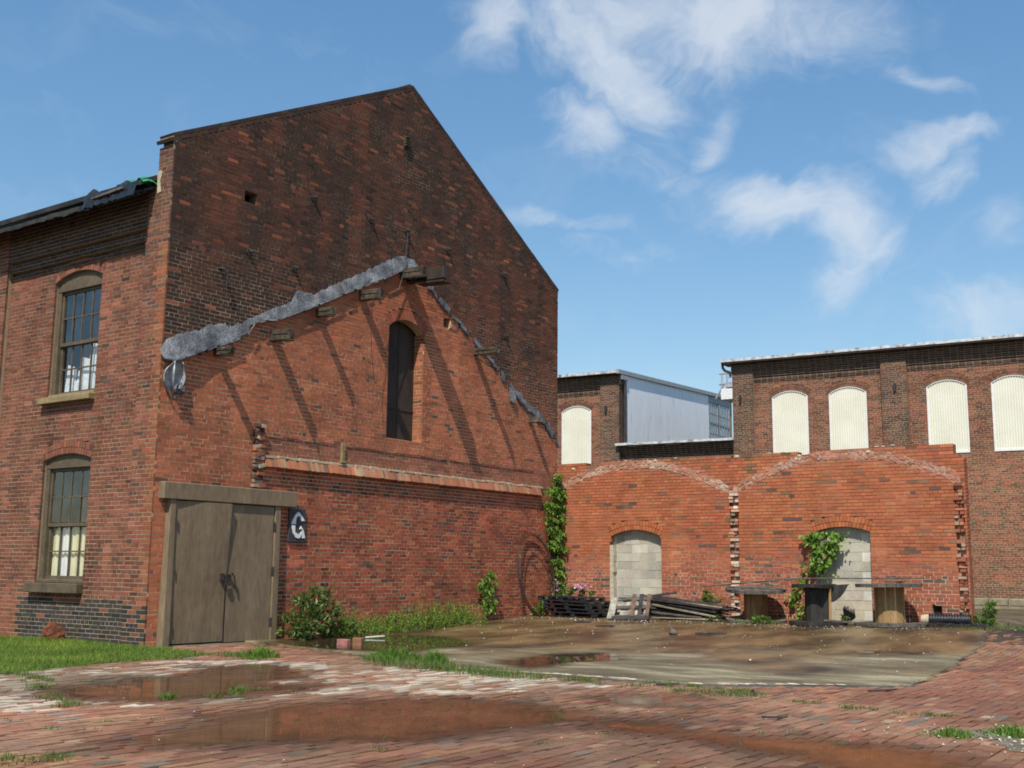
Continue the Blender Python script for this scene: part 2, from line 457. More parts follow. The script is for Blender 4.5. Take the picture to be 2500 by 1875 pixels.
class MB:
    """collects polygons in world coordinates; build() links them as one mesh object"""
    def __init__(s): s.v, s.f, s.c = [], [], []
    def poly(s, pts, col=None):
        k = len(s.v); s.v += [tuple(p) for p in pts]; s.f.append(tuple(range(k, k + len(pts)))); s.c.append(col)
    def mesh(s, verts, faces, col=None):
        k = len(s.v); s.v += [tuple(p) for p in verts]
        for f in faces: s.f.append(tuple(i + k for i in f)); s.c.append(col)
    def hexa(s, p, col=None):
        """p: 8 corners, bottom four counter-clockwise from above then top four"""
        s.mesh(p, [(3, 2, 1, 0), (4, 5, 6, 7), (0, 1, 5, 4), (1, 2, 6, 5), (2, 3, 7, 6), (3, 0, 4, 7)], col)
    def box(s, x0, x1, y0, y1, z0, z1, col=None):
        s.hexa([(x0, y0, z0), (x1, y0, z0), (x1, y1, z0), (x0, y1, z0), (x0, y0, z1), (x1, y0, z1), (x1, y1, z1), (x0, y1, z1)], col)
    def obox(s, c, u, v, n, col=None):
        """oriented box: centre and three half vectors"""
        c, u, v, n = Vector(c), Vector(u), Vector(v), Vector(n)
        s.hexa([c - u - v - n, c + u - v - n, c + u + v - n, c - u + v - n, c - u - v + n, c + u - v + n, c + u + v + n, c - u + v + n], col)
    def prism(s, pts, d, col=None):
        """polygon pts (counter-clockwise seen from +d side) extruded back by -d"""
        n = len(pts); a = [Vector(p) for p in pts]; b = [p - Vector(d) for p in a]
        s.mesh(a + b, [tuple(range(n)), tuple(range(2 * n - 1, n - 1, -1))] + [(i, i + n, (i + 1) % n + n, (i + 1) % n) for i in range(n)], col)
    def tube(s, pts, r, n=8, col=None, caps=True):
        pts = [Vector(p) for p in pts]; m = len(pts)
        rr = r if isinstance(r, (list, tuple)) else [r] * m
        rings = []; prev = None
        for i, p in enumerate(pts):
            t = (pts[min(i + 1, m - 1)] - pts[max(i - 1, 0)]).normalized()
            if prev is None:
                a = t.orthogonal().normalized()
            else:
                a = (prev - t * prev.dot(t)).normalized()
            prev = a; b = t.cross(a)
            rings.append([p + (a * math.cos(q) + b * math.sin(q)) * rr[i] for q in (2 * math.pi * j / n for j in range(n))])
        V = [p for ring in rings for p in ring]; F = []
        for i in range(m - 1):
            for j in range(n):
                F.append((i * n + j, i * n + (j + 1) % n, (i + 1) * n + (j + 1) % n, (i + 1) * n + j))
        if caps: F += [tuple(range(n - 1, -1, -1)), tuple(range((m - 1) * n, m * n))]
        s.mesh(V, F, col)
    def disc(s, c, axis, r, t, n=16, col=None):
        c, axis = Vector(c), Vector(axis).normalized()
        s.tube([c, c + axis * t], r, n, col)
    def lumps(s, c, r, seed=0, n=2, col=None, squash=(1, 1, 1), rough=.35):
        """irregular stone: subdivided octahedron pushed about by noise"""
        V = [Vector(p) for p in ((1, 0, 0), (-1, 0, 0), (0, 1, 0), (0, -1, 0), (0, 0, 1), (0, 0, -1))]
        F = [(0, 2, 4), (2, 1, 4), (1, 3, 4), (3, 0, 4), (2, 0, 5), (1, 2, 5), (3, 1, 5), (0, 3, 5)]
        for _ in range(n):
            cache, G = {}, []
            def mid(a, b):
                k = (min(a, b), max(a, b))
                if k not in cache:
                    V.append(((V[a] + V[b]) / 2).normalized()); cache[k] = len(V) - 1
                return cache[k]
            for a, b, d in F:
                ab, bd, da = mid(a, b), mid(b, d), mid(d, a)
                G += [(a, ab, da), (ab, b, bd), (da, bd, d), (ab, bd, da)]
            F = G
        out = []
        for p in V:
            k = 1 + rough * mnoise.noise(p * 1.7 + Vector((seed * 3.1, seed, 0)))+ rough * .5 * mnoise.noise(p * 4 + Vector((seed, 0, 7)))
            out.append(Vector(c) + Vector((p.x * squash[0], p.y * squash[1], p.z * squash[2])) * r * k)
        s.mesh(out, F, col)
    def build(s, name, mat, parent=None, smooth=False, bevel=0.0, origin=None, kind=None):
        me = bpy.data.meshes.new(name)
        A = np.array(s.v, dtype=float)
        if origin is None:
            lo, hi = A.min(0), A.max(0)
            origin = ((lo[0] + hi[0]) / 2, (lo[1] + hi[1]) / 2, lo[2])
        A = A - np.array(origin)
        me.from_pydata(A.tolist(), [], s.f)
        if any(c is not None for c in s.c):
            at = me.attributes.new('bcol', 'FLOAT_COLOR', 'FACE')
            at.data.foreach_set('color', np.array([(*(c or (1, 1, 1)), 1) for c in s.c], dtype=np.float32).ravel())
        me.materials.append(MAT[mat] if isinstance(mat, str) else mat)
        if smooth: me.polygons.foreach_set('use_smooth', [True] * len(me.polygons))
        me.update()
        o = bpy.data.objects.new(name, me)
        place(o, origin, parent)
        if bevel:
            b = o.modifiers.new('edge', 'BEVEL'); b.width = bevel; b.segments = 1; b.limit_method = 'ANGLE'
        if kind: o['kind'] = kind
        return o

def np_mesh(name, V, F4, col, mat, parent=None, origin=None, kind=None, flat=True):
    """fast mesh from arrays: V (n,3), F4 (m,k) equal-sided faces, col (m,3)"""
    V = np.asarray(V, float); F4 = np.asarray(F4, np.int32)
    if origin is None:
        lo, hi = V.min(0), V.max(0); origin = np.array(((lo[0] + hi[0]) / 2, (lo[1] + hi[1]) / 2, lo[2]))
    me = bpy.data.meshes.new(name)
    m, k = F4.shape
    me.vertices.add(len(V)); me.vertices.foreach_set('co', (V - np.array(origin)).astype(np.float32).ravel())
    me.loops.add(m * k); me.loops.foreach_set('vertex_index', F4.ravel())
    me.polygons.add(m)
    me.polygons.foreach_set('loop_start', np.arange(0, m * k, k, dtype=np.int32))
    if col is not None:
        at = me.attributes.new('bcol', 'FLOAT_COLOR', 'FACE')
        c4 = np.ones((m, 4), np.float32); c4[:, :3] = col
        at.data.foreach_set('color', c4.ravel())
    me.materials.append(MAT[mat])
    me.update(calc_edges=True); me.validate()
    if flat: me.shade_flat()
    o = bpy.data.objects.new(name, me)
    place(o, origin, parent)
    if kind: o['kind'] = kind
    return o

# ------------------------------------------------------------------ bricks
def unit_brick(name):
    """a brick as seen from outside: five faces, edges eased by a narrow chamfer on the front"""
    me = bpy.data.meshes.new(name)
    v = [(-1, -1, -1), (1, -1, -1), (1, 1, -1), (-1, 1, -1), (-1, -1, 1), (1, -1, 1), (1, 1, 1), (-1, 1, 1)]
    f = [(4, 5, 6, 7), (0, 1, 5, 4), (1, 2, 6, 5), (2, 3, 7, 6), (3, 0, 4, 7)]
    me.from_pydata(v, [], f)
    at = me.attributes.new('bcol', 'FLOAT_COLOR', 'FACE')
    at.data.foreach_set('color', np.ones(5 * 4, np.float32))
    return me

class Bricks:
    def __init__(s): s.C, s.U, s.V, s.N, s.col, s.keep = [], [], [], [], [], []
    def add(s, c, u, v, n, col, keep=True):
        s.C.append(tuple(c)); s.U.append(tuple(u)); s.V.append(tuple(v)); s.N.append(tuple(n)); s.col.append(col); s.keep.append(keep)
    def emit(s, parent, mat, name, rest_name, limit=300):
        C, U, V, N, col = (np.array(a, float) for a in (s.C, s.U, s.V, s.N, s.col))
        keep = np.array(s.keep)
        # size in the photograph: projected area of the front face
        d = C - CAM; z = d @ CF
        px = 1250 + 2788 * (d @ CR) / z; py = 937 - 2788 * (d @ CU) / z
        nn = N / np.linalg.norm(N, axis=1)[:, None]
        cosn = np.abs(np.sum(nn * d, 1)) / np.linalg.norm(d, axis=1)
        area = 4 * np.linalg.norm(U, axis=1) * np.linalg.norm(V, axis=1) * cosn / np.maximum(z, .1) ** 2
        area[(z < 1) | (px < 8) | (px > 2492) | (py < 5) | (py > 1868) | ~keep] = 0
        order = np.argsort(-area)
        n = min(limit, int((area > 0).sum()))
        big, rest = order[:n], order[n:]
        P = WPOS[parent.as_pointer()]
        me = unit_brick(name); me.materials.append(MAT[mat])
        for i in big:
            o = bpy.data.objects.new(name, me)
            o.parent = parent
            c = Vector(C[i]) - P
            o.matrix_basis = Matrix(((U[i][0], V[i][0], N[i][0], c[0]), (U[i][1], V[i][1], N[i][1], c[1]),
                                     (U[i][2], V[i][2], N[i][2], c[2]), (0, 0, 0, 1)))
            o.color = (*col[i], 1)
            COL.objects.link(o)
        if len(rest):
            c, u, v, nv, cl = C[rest], U[rest], V[rest], N[rest], col[rest]
            sg = [(-1, -1, -1), (1, -1, -1), (1, 1, -1), (-1, 1, -1), (-1, -1, 1), (1, -1, 1), (1, 1, 1), (-1, 1, 1)]
            VV = np.stack([c + a * u + b * v + e * nv for a, b, e in sg], 1).reshape(-1, 3)
            f = np.array([(4, 5, 6, 7), (0, 1, 5, 4), (1, 2, 6, 5), (2, 3, 7, 6), (3, 0, 4, 7)])
            FF = (np.arange(len(rest))[:, None, None] * 8 + f[None]).reshape(-1, 4)
            np_mesh(rest_name, VV, FF, np.repeat(cl, 5, 0), mat, parent, kind='stuff')

def cut(iv, a, b):
    out = []
    for p, q in iv:
        if b <= p or a >= q: out.append((p, q)); continue
        if a > p: out.append((p, a))
        if b < q: out.append((b, q))
    return out

COURSE = .0677
def lay(br, mort, origin, du, n, z0, z1, intervals, colf, depth=.030, jit=.0012, hdr=6, phase=0, joint=.0115, mdepth=.22, mrec=.0035,
        course=COURSE, L=.203, keepf=None, tilt=.0, drop=None):
    """lay brick courses on the plane origin + u*du + z*Z with outward normal n; mortar courses go behind"""
    o, du, n = Vector(origin), Vector(du), Vector(n)
    Z = Vector((0, 0, 1)); i = 0; z = z0
    while z < z1 - .02:
        zt = min(z + course, z1)
        zm = (z + zt) / 2
        iv = intervals(zm)
        header = (i + phase) % hdr == hdr - 1
        Lb = (L - joint) / 2 if header else L
        off = ((i + phase) % 2) * (L + joint) / 2 + RNG.uniform(-.012, .012) + (.05 if header else 0)
        for a, b in iv:
            if b - a < .02: continue
            if mort is not None:
                c = o + du * ((a + b) / 2) + Z * zm - n * (mdepth / 2 + mrec)
                mort.obox(c, du * ((b - a) / 2 - .006), Z * ((zt - z) / 2), n * (mdepth / 2))
            k = math.floor((a - off) / (Lb + joint))
            row = []
            while True:
                u0 = off + k * (Lb + joint); u1 = u0 + Lb; k += 1
                if u0 >= b: break
                u0, u1 = max(u0, a), min(u1, b)
                if u1 > u0: row.append([u0, u1])
            if len(row) > 1 and row[0][1] - row[0][0] < .055: row[1][0] = row[0][0]; row.pop(0)
            if len(row) > 1 and row[-1][1] - row[-1][0] < .055: row[-2][1] = row[-1][1]; row.pop()
            for u0, u1 in row:
                um = (u0 + u1) / 2
                if drop and drop(um, zm): continue
                col = colf(um, zm, header)
                j = max(-.6 * mrec, RNG.gauss(0, jit))
                h = (zt - z) / 2 - joint / 2
                w = (u1 - u0) / 2
                t = RNG.gauss(0, tilt) if tilt else 0
                br.add(o + du * um + Z * zm + n * (j - depth / 2), du * w + n * (w * t), Z * h, n * (depth / 2), col,
                       keepf(um, zm) if keepf else True)
        z += course; i += 1

def arch_ring(br, origin, du, n, uc, zs, half, rise, t, colf, rings=1, depth=.05, proud=.002, bw=.062, joint=.010, mort=None):
    """voussoirs over a segmental opening: springing height zs, half span, rise"""
    o, du, n = Vector(origin), Vector(du), Vector(n); Z = Vector((0, 0, 1))
    rad = (half * half + rise * rise) / (2 * rise)
    zc = zs + rise - rad
    th = math.asin(min(1, half / rad))
    if rise >= half: th = math.pi / 2
    for k in range(rings):
        r0 = rad + k * (t + joint); r1 = r0 + t
        m = max(3, int(2 * th * r0 / (bw + joint)))
        for j in range(m):
            a = -th + (j + .5) * 2 * th / m
            dr_ = du * math.sin(a) + Z * math.cos(a); dt = du * math.cos(a) - Z * math.sin(a)
            c = o + du * uc + Z * zc + dr_ * ((r0 + r1) / 2) + n * (proud - depth / 2 + RNG.gauss(0, .002))
            w = (2 * th * (r0 + r1) / 2 / m - joint) / 2
            br.add(c, dt * w, dr_ * (t / 2), n * (depth / 2), colf(uc + math.sin(a) * r0, zc + math.cos(a) * r0, False))
        if mort is not None:
            for j in range(m):
                a0, a1 = -th + j * 2 * th / m, -th + (j + 1) * 2 * th / m
                q = []
                for a, r in ((a0, r0), (a1, r0), (a1, r1 + .004), (a0, r1 + .004)):
                    q.append(o + du * (uc + math.sin(a) * r) + Z * (zc + math.cos(a) * r) - n * .012)
                mort.prism([q[3], q[2], q[1], q[0]][::-1], n * .2)
    return rad, zc, th

def arch_half(z, zs, half, rise, extra=0.0):
    """half width of a segmental opening (grown by extra) at height z, 0 above it"""
    rad = (half * half + rise * rise) / (2 * rise); zc = zs + rise - rad
    R_ = rad + extra
    if z <= zs: return half
    if z - zc >= R_: return 0
    ct = (rad - rise) / rad
    if z - zc < R_ * ct: return max(half, (z - zc) * half / max(.02, rad - rise))
    w = math.sqrt(R_ * R_ - (z - zc) ** 2)
    return min(w, half + extra)

def vary(c, k=.14, hue=.06):
    b = 1 + RNG.gauss(0, k)
    return (max(.01, c[0] * b * (1 + RNG.gauss(0, hue))), max(.008, c[1] * b * (1 + RNG.gauss(0, hue))), max(.006, c[2] * b * (1 + RNG.gauss(0, hue))))

def lerp(a, b, t): return tuple(x + (y - x) * t for x, y in zip(a, b))
def smooth(a, b, x):
    t = min(1, max(0, (x - a) / (b - a))); return t * t * (3 - 2 * t)
def fbm(x, y, s=1.0, o=4, seed=0.0):
    return mnoise.fractal(Vector((x * s, y * s, seed)), 0.6, 2.0, o)
def interp(pts, x):
    if x <= pts[0][0]: return pts[0][1]
    for (a, b), (c, d) in zip(pts, pts[1:]):
        if x <= c: return b + (d - b) * (x - a) / (c - a)
    return pts[-1][1]
def in_poly(p, poly):
    x, y = p; r = False
    for (x0, y0), (x1, y1) in zip(poly, poly[1:] + poly[:1]):
        if (y0 > y) != (y1 > y) and x < (x1 - x0) * (y - y0) / (y1 - y0) + x0: r = not r
    return r

# ------------------------------------------------------------------ ground levels
def gz(x, y):
    t = min(max((y + 7.6) / 7.6, 0), 1.0); t = t * t * (3 - 2 * t)
    z = -.05 + .19 * t + .008 * max(x, 0) * t
    d = max(0, y + .3) * max(0, min(1, (x - 8.9) / .8))      # falls away behind, beside the far building
    return z - min(.72, d * .05)

PUDDLES = {
 'big': [(7.97, -17.64), (7.37, -16.58), (7.14, -15.81), (7.31, -14.99), (7.56, -14.27), (8.02, -13.87), (8.73, -13.76), (9.27, -13.98), (9.65, -14.28), (9.61, -15.05), (9.43, -15.7), (9.22, -16.18), (8.89, -16.6), (8.63, -16.96), (8.48, -17.36), (8.25, -17.67)],
 'orange': [(9.79, -14.72), (9.82, -14.13), (10.51, -14.3), (11.1, -14.47), (11.59, -14.36), (12.06, -14.26), (12.54, -14.27), (12.95, -14.82), (12.45, -15.6), (12.05, -15.48), (11.7, -15.08), (11.09, -14.78), (10.5, -14.81)],
 'left': [(4.88, -16.09), (4.26, -15.47), (4.05, -14.65), (4.27, -14.08), (3.62, -13.0), (3.69, -12.47), (4.74, -12.85), (5.22, -13.59), (5.46, -14.08), (6.1, -13.83), (6.26, -14.31), (6.17, -14.96), (6.03, -15.61), (5.62, -16.06)],
 'mirror': [(5.78, -10.4), (5.45, -9.18), (5.40, -8.37), (5.7, -7.7), (6.1, -7.70), (6.62, -8.69), (6.58, -9.87), (6.56, -10.59)],
 'wall': [(1.25, -9.75), (.62, -8.3), (.30, -7.2), (.55, -6.1), (1.6, -6.0), (2.5, -6.6), (3.05, -7.4), (3.5, -8.77), (3.6, -9.55), (2.9, -9.8), (2.14, -9.8)],
 'small': [(9.08, -12.95), (9.15, -12.34), (9.57, -12.36), (9.64, -12.97), (9.35, -13.22)],
 'back': [(8.73, -5.16), (9.19, -4.75), (9.77, -4.78), (9.85, -5.2), (9.16, -5.45)]}
SLAB = [(.0, -9.45), (.8, -9.54), (3.5, -10.3), (4.75, -10.94), (5.79, -11.24), (7.33, -11.08), (9.01, -11.06), (10.87, -9.58), (10.78, -8.54), (10.13, -2.84), (9.35, -.02), (0, -.02)]

def seg_dist(p, poly):
    best = 9e9
    for (x0, y0), (x1, y1) in zip(poly, poly[1:] + poly[:1]):
        dx, dy = x1 - x0, y1 - y0
        t = max(0, min(1, ((p[0] - x0) * dx + (p[1] - y0) * dy) / (dx * dx + dy * dy + 1e-12)))
        best = min(best, math.hypot(p[0] - x0 - t * dx, p[1] - y0 - t * dy))
    return best
PB = {k: (min(p[0] for p in v) - .5, max(p[0] for p in v) + .5, min(p[1] for p in v) - .5, max(p[1] for p in v) + .5) for k, v in PUDDLES.items()}
LEVEL = {}
for k, v in PUDDLES.items():
    zs = [gz(*p) for p in v]
    LEVEL[k] = min(zs) - .004 if k not in ('wall', 'back') else min(zs) + .004
def dip(x, y):
    """how far the surface sinks below the even grade at a puddle"""
    s = 0
    for k, b in PB.items():
        if b[0] < x < b[1] and b[2] < y < b[3]:
            d = seg_dist((x, y), PUDDLES[k])
            if not in_poly((x, y), PUDDLES[k]): d = -d
            t = smooth(-.55, .75, d + .12 * mnoise.noise(Vector((x * 2.2, y * 2.2, 6))))
            bed = gz(x, y) - (LEVEL[k] - .030)
            s = max(s, max(0, bed) * t)
    return s
def surf(x, y):
    return gz(x, y) - dip(x, y) + .007 * mnoise.noise(Vector((x * .9, y * .9, 3))) + .004 * mnoise.noise(Vector((x * 2.7, y * 2.7, 9)))
# ================================================================== ground
def build_ground():
    # ground to the horizon: one sheet, finer near the yard
    xs = [-700, -300, -120, -60, -30, -16, -8, -4, -2, 0, 2, 4, 6, 8, 8.8, 9.3, 10, 11, 12, 13, 14, 15, 16, 17.5, 20, 25, 35, 60, 120, 300, 700]
    ys = [-700, -300, -120, -60, -40, -32, -28, -26, -24, -22, -20, -18, -16, -14, -12, -10, -8, -6, -4, -2, -.5, .5, 1.5, 3, 5, 7, 9, 11, 13, 15, 20, 40, 120, 300, 700]
    V = [(x, y, gz(x, y) - (.11 if -24 < y < 0 and -1 < x < 18 else .03)) for y in ys for x in xs]
    n = len(xs)
    F = [(j * n + i, j * n + i + 1, (j + 1) * n + i + 1, (j + 1) * n + i) for j in range(len(ys) - 1) for i in range(n - 1)]
    o = np_mesh('ground', V, F, None, 'soil', origin=(0, 0, 0), kind='structure', flat=False)
    tag(o, 'bare brown soil around the brick paving and the far building')

    # concrete floor of the vanished room: grid clipped to the slab outline
    h = .10; g = {}; V, F = [], []
    def vid(i, j):
        if (i, j) not in g:
            x, y = i * h, j * h
            g[(i, j)] = len(V); V.append((x, y, surf(x, y) + .006))
        return g[(i, j)]
    for i in range(0, 112):
        for j in range(-116, 0):
            x, y = (i + .5) * h, (j + .5) * h
            wob = .05 * mnoise.noise(Vector((x * 2, y * 2, 1)))
            if in_poly((x + wob, y + wob), SLAB):
                F.append((vid(i, j), vid(i + 1, j), vid(i + 1, j + 1), vid(i, j + 1)))
    o = np_mesh('concrete_floor', V, F, None, 'slab', kind='structure', flat=False)
    m = o.modifiers.new('thick', 'SOLIDIFY'); m.thickness = .07; m.offset = -1
    tag(o, 'wet worn concrete floor between the two brick walls')
    # crumbled pale rim along the front edge of the floor
    rim = MB()
    P = [(5.6, -11.2), (5.85, -11.26), (6.4, -11.2), (7.33, -11.1), (8.2, -11.07), (9.0, -11.07), (9.8, -10.45), (10.4, -10.0)]
    for (a, b), (c, d) in zip(P, P[1:]):
        m = max(1, int(math.hypot(c - a, d - b) / .13))
        for k in range(m):
            t = (k + RNG.uniform(.2, .8)) / m
            x, y = a + (c - a) * t, b + (d - b) * t
            if RNG.random() < .8:
                rim.lumps((x, y + RNG.uniform(-.02, .03), gz(x, y) + .004), RNG.uniform(.03, .06), k + int(x * 50), 1, squash=(1.7, .6, .22))
    st = MB(); W = [(3.4, -10.55, .3), (4.6, -11.15, .35), (5.8, -11.5, .42), (7.33, -11.35, .42), (8.6, -11.25, .36), (9.4, -11.0, .28), (10.2, -10.45, .2), (10.95, -9.75, .14)]
    for (a, b, w0), (c, d, w1) in zip(W, W[1:]):
        for k in range(6):
            t0, t1 = k / 6, (k + 1) / 6
            p = [(a + (c - a) * t, b + (d - b) * t, (w0 + (w1 - w0) * t) * (1 + .25 * mnoise.noise(Vector((t * 3 + a, b, 1))))) for t in (t0, t1)]
            st.poly([(p[0][0], p[0][1] - p[0][2] * .7, gz(p[0][0], p[0][1]) - .004), (p[1][0], p[1][1] - p[1][2] * .7, gz(p[1][0], p[1][1]) - .004), (p[1][0], p[1][1] + .55, gz(p[1][0], p[1][1]) - .004), (p[0][0], p[0][1] + .55, gz(p[0][0], p[0][1]) - .004)])
    tag(st.build('dirt_strip', 'asphalt', kind='structure'), 'dark strip of dirt and old asphalt along the front of the concrete floor')
    tag(rim.build('floor_rim', 'plaster', kind='stuff'), 'crumbled pale concrete rim along the front of the wet floor', 'rubble')

GRASS_POLY = [(-9, -11.2), (-3.7, -11.3), (-1.12, -11.3), (0.21, -11.36), (1.1, -11.35), (1.95, -11.75), (2.3, -12.6), (2.2, -13.6), (2.5, -14.7), (2.7, -15.6), (2.2, -17.5), (-9, -17.5)]
WHITE = [(1.72, -14.97), (2.3, -14.2), (2.4, -13.06), (3.14, -11.96), (4.94, -11.78), (6.79, -11.4), (8.5, -11.9), (8.0, -13.3), (6.9, -14.2), (6.6, -15.6), (5.8, -17.2), (3.5, -16.5)]

def build_pavement():
    root = tag(place(bpy.data.objects.new('brick_pavement', None), (8, -14, -.05)), 'red brick paving in long rows across the foreground', kind='structure')
    # bed under the pavers
    h = .5; V, F, g = [], [], {}
    def vid(i, j):
        if (i, j) not in g:
            g[(i, j)] = len(V); V.append((i * h, j * h, gz(i * h, j * h) - .018 - dip(i * h, j * h)))
        return g[(i, j)]
    for i in range(-2, 38):
        for j in range(-50, -1):
            x, y = (i + .5) * h, (j + .5) * h
            if x < 1 and y > -11.5: continue
            if in_poly((x, y), [(.3, -9), (3.5, -9.8), (5.8, -10.7), (9, -10.5), (10.2, -9.2), (9.6, -2.5), (8.9, 0), (.3, 0)]): continue
            F.append((vid(i, j), vid(i + 1, j), vid(i + 1, j + 1), vid(i, j + 1)))
    np_mesh('paving_bed', V, F, None, 'joint_soil', root)
    br = Bricks()
    Lp, Wp, J = .200, .091, .008
    pal = [(.270, .124, .070), (.295, .142, .082), (.248, .114, .067), (.275, .138, .080), (.235, .108, .064)]
    i = 0; x = .35
    while x < 17.2:
        off = (i % 2) * (Lp + J) / 2 + RNG.uniform(-.02, .02)
        y = -24 + off
        while y < -.4:
            yc = y + Lp / 2; xc = x + Wp / 2
            y += Lp + J
            dx, dy = xc - CAM[0], yc - CAM[1]
            # only what the photograph (or a step to its side) can show
            f = dx * CF[0] + dy * CF[1]; s = dx * CR[0] + dy * CR[1]
            if f < 4.5 or abs(s) > f * .47 + 2.2: continue
            if in_poly((xc, yc), GRASS_POLY): continue
            if xc < .12: continue
            if in_poly((xc + .03, yc - .03), SLAB) or (yc > -11.5 and in_poly((xc - .1, yc + .25), SLAB)): continue
            if yc > -3.5 and xc > 9.4 and RNG.random() < .6 + (yc + 3) * .2: continue
            z = surf(xc, yc)
            wet = dip(xc, yc) > .006
            damp = 0
            for kk, bb in PB.items():
                if bb[0] < xc < bb[1] and bb[2] < yc < bb[3]:
                    dd = 0 if in_poly((xc, yc), PUDDLES[kk]) else seg_dist((xc, yc), PUDDLES[kk])
                    damp = max(damp, 1 - dd / .62 + .6 * mnoise.noise(Vector((xc * 3, yc * 3, 2))))
            col = vary(RNG.choice(pal), .09, .04)
            r = RNG.random()
            if r < .035: col = vary((.185, .140, .112), .12)
            elif r < .08: col = vary((.32, .185, .115), .1)
            m = fbm(xc, yc, .5, 4, 4.0)
            col = tuple(c * (1 + .30 * m) for c in col)
            col = lerp(col, (.245, .175, .115), .30 * smooth(-.25, .3, fbm(xc, yc, .8, 4, 57.)))
            wl = fbm(xc, yc, .28, 4, 51.)
            if xc > 8: col = tuple(c * (1 - .30 * smooth(-.05, .35, wl + .15 * smooth(9, 12, xc))) for c in col)
            if in_poly((xc, yc), WHITE) and not wet:
                p = .50 + 1.2 * fbm(xc, yc, .9, 4, 17.0) + .2 * smooth(-14, -12, yc)
                if RNG.random() < p: col = lerp(col, vary((.50, .44, .34), .12, .02), RNG.uniform(.25, 1))
                elif RNG.random() < .5: col = lerp(col, (.30, .25, .18), RNG.uniform(.1, .6))
            elif RNG.random() < .006: col = lerp(col, (.42, .34, .25), RNG.uniform(.2, .8))
            if xc < 4.5 and yc < -14.2:                     # grime and moss between rows at the left
                t = max(0, fbm(xc, yc, .9, 4, 31.) + .25)
                col = lerp(col, (.17, .15, .10), min(.8, t))
            if damp > 0: col = tuple(v * (1 - .5 * min(1, damp)) for v in col)
            if 10.9 < xc < 14.5 and -11.8 < yc < -5 and RNG.random() < .8: col = lerp(col, (.21, .075, .05), .5)
            tl = (RNG.gauss(0, .012), RNG.gauss(0, .012))
            br.add((xc, yc, z - .03 + RNG.gauss(0, .003)), (Wp / 2, 0, Wp / 2 * tl[0]), (0, Lp / 2, Lp / 2 * tl[1]), (0, 0, .03), col)
        x += Wp + J; i += 1
    br.emit(root, 'paver', 'brick', 'brick_field')

def build_puddles():
    info = {'big': ('water', 'long brown puddle across the middle of the brick paving'),
            'orange': ('water_orange', 'orange muddy puddle at the near right of the brick paving'),
            'left': ('water', 'brown puddle on the whitened bricks in front of the door'),
            'mirror': ('water_clear', 'clear puddle on the concrete floor mirroring the brick wall'),
            'wall': ('water_clear', 'shallow puddle along the weeds at the foot of the gable wall'),
            'small': ('water_orange', 'small orange puddle beyond the long brown one'),
            'back': ('water_clear', 'thin puddle on the concrete in front of the right cable reel')}
    for k, poly in PUDDLES.items():
        bb = PB[k]; h = .05; g = {}; V, F, dep = [], [], []
        lift = .006 if k in ('mirror', 'wall', 'back') else 0
        lv = LEVEL[k] + lift
        def vid(i, j):
            if (i, j) not in g:
                x, y = i * h, j * h
                d = seg_dist((x, y), poly) * (1 if in_poly((x, y), poly) else -1)
                s = surf(x, y) + lift
                g[(i, j)] = len(V); V.append((x, y, lv))
                dep.append(min(lv - s + .004 * mnoise.noise(Vector((x * 6, y * 6, 4))), .05 * (d + .35)))
            return g[(i, j)]
        for i in range(int(bb[0] / h), int(bb[1] / h) + 1):
            for j in range(int(bb[2] / h) - 1, int(bb[3] / h) + 1):
                q = ((i + .5) * h, (j + .5) * h)
                if in_poly(q, poly) or seg_dist(q, poly) < .34:
                    if k in ('mirror', 'wall', 'back') and not in_poly(q, SLAB): continue
                    F.append((vid(i, j), vid(i + 1, j), vid(i + 1, j + 1), vid(i, j + 1)))
        o = np_mesh('puddle', V, F, None, info[k][0], kind='structure')
        at = o.data.attributes.new('depth', 'FLOAT', 'POINT'); at.data.foreach_set('value', np.array(dep, np.float32))
        tag(o, info[k][1])

# ================================================================== gable warehouse
YL = -11.43
FB = [(-11.45, 4.36), (-11.225, 4.359), (-10.913, 4.492), (-10.563, 4.671), (-10.015, 4.914), (-9.733, 5.091), (-9.281, 5.408), (-8.695, 5.626), (-8.156, 5.881), (-7.67, 6.133), (-7.202, 6.372), (-6.548, 6.672), (-5.772, 7.1), (-5.547, 7.197), (-5.0, 6.95), (-4.574, 6.73), (-4.221, 6.5), (-3.911, 6.33), (-3.436, 6.08), (-3.057, 5.85), (-2.669, 5.65), (-2.272, 5.38), (-2.042, 5.26), (-1.69, 5.04), (-.906, 4.68), (-.533, 4.52), (.043, 4.1)]
ANCHORS = [(-9.755, 6.516), (-8.683, 6.469), (-8.284, 7.90), (-6.721, 7.892), (-5.64, 7.931), (-4.31, 7.86), (-2.272, 7.773), (-2.154, 6.357), (-10.304, 6.05)]

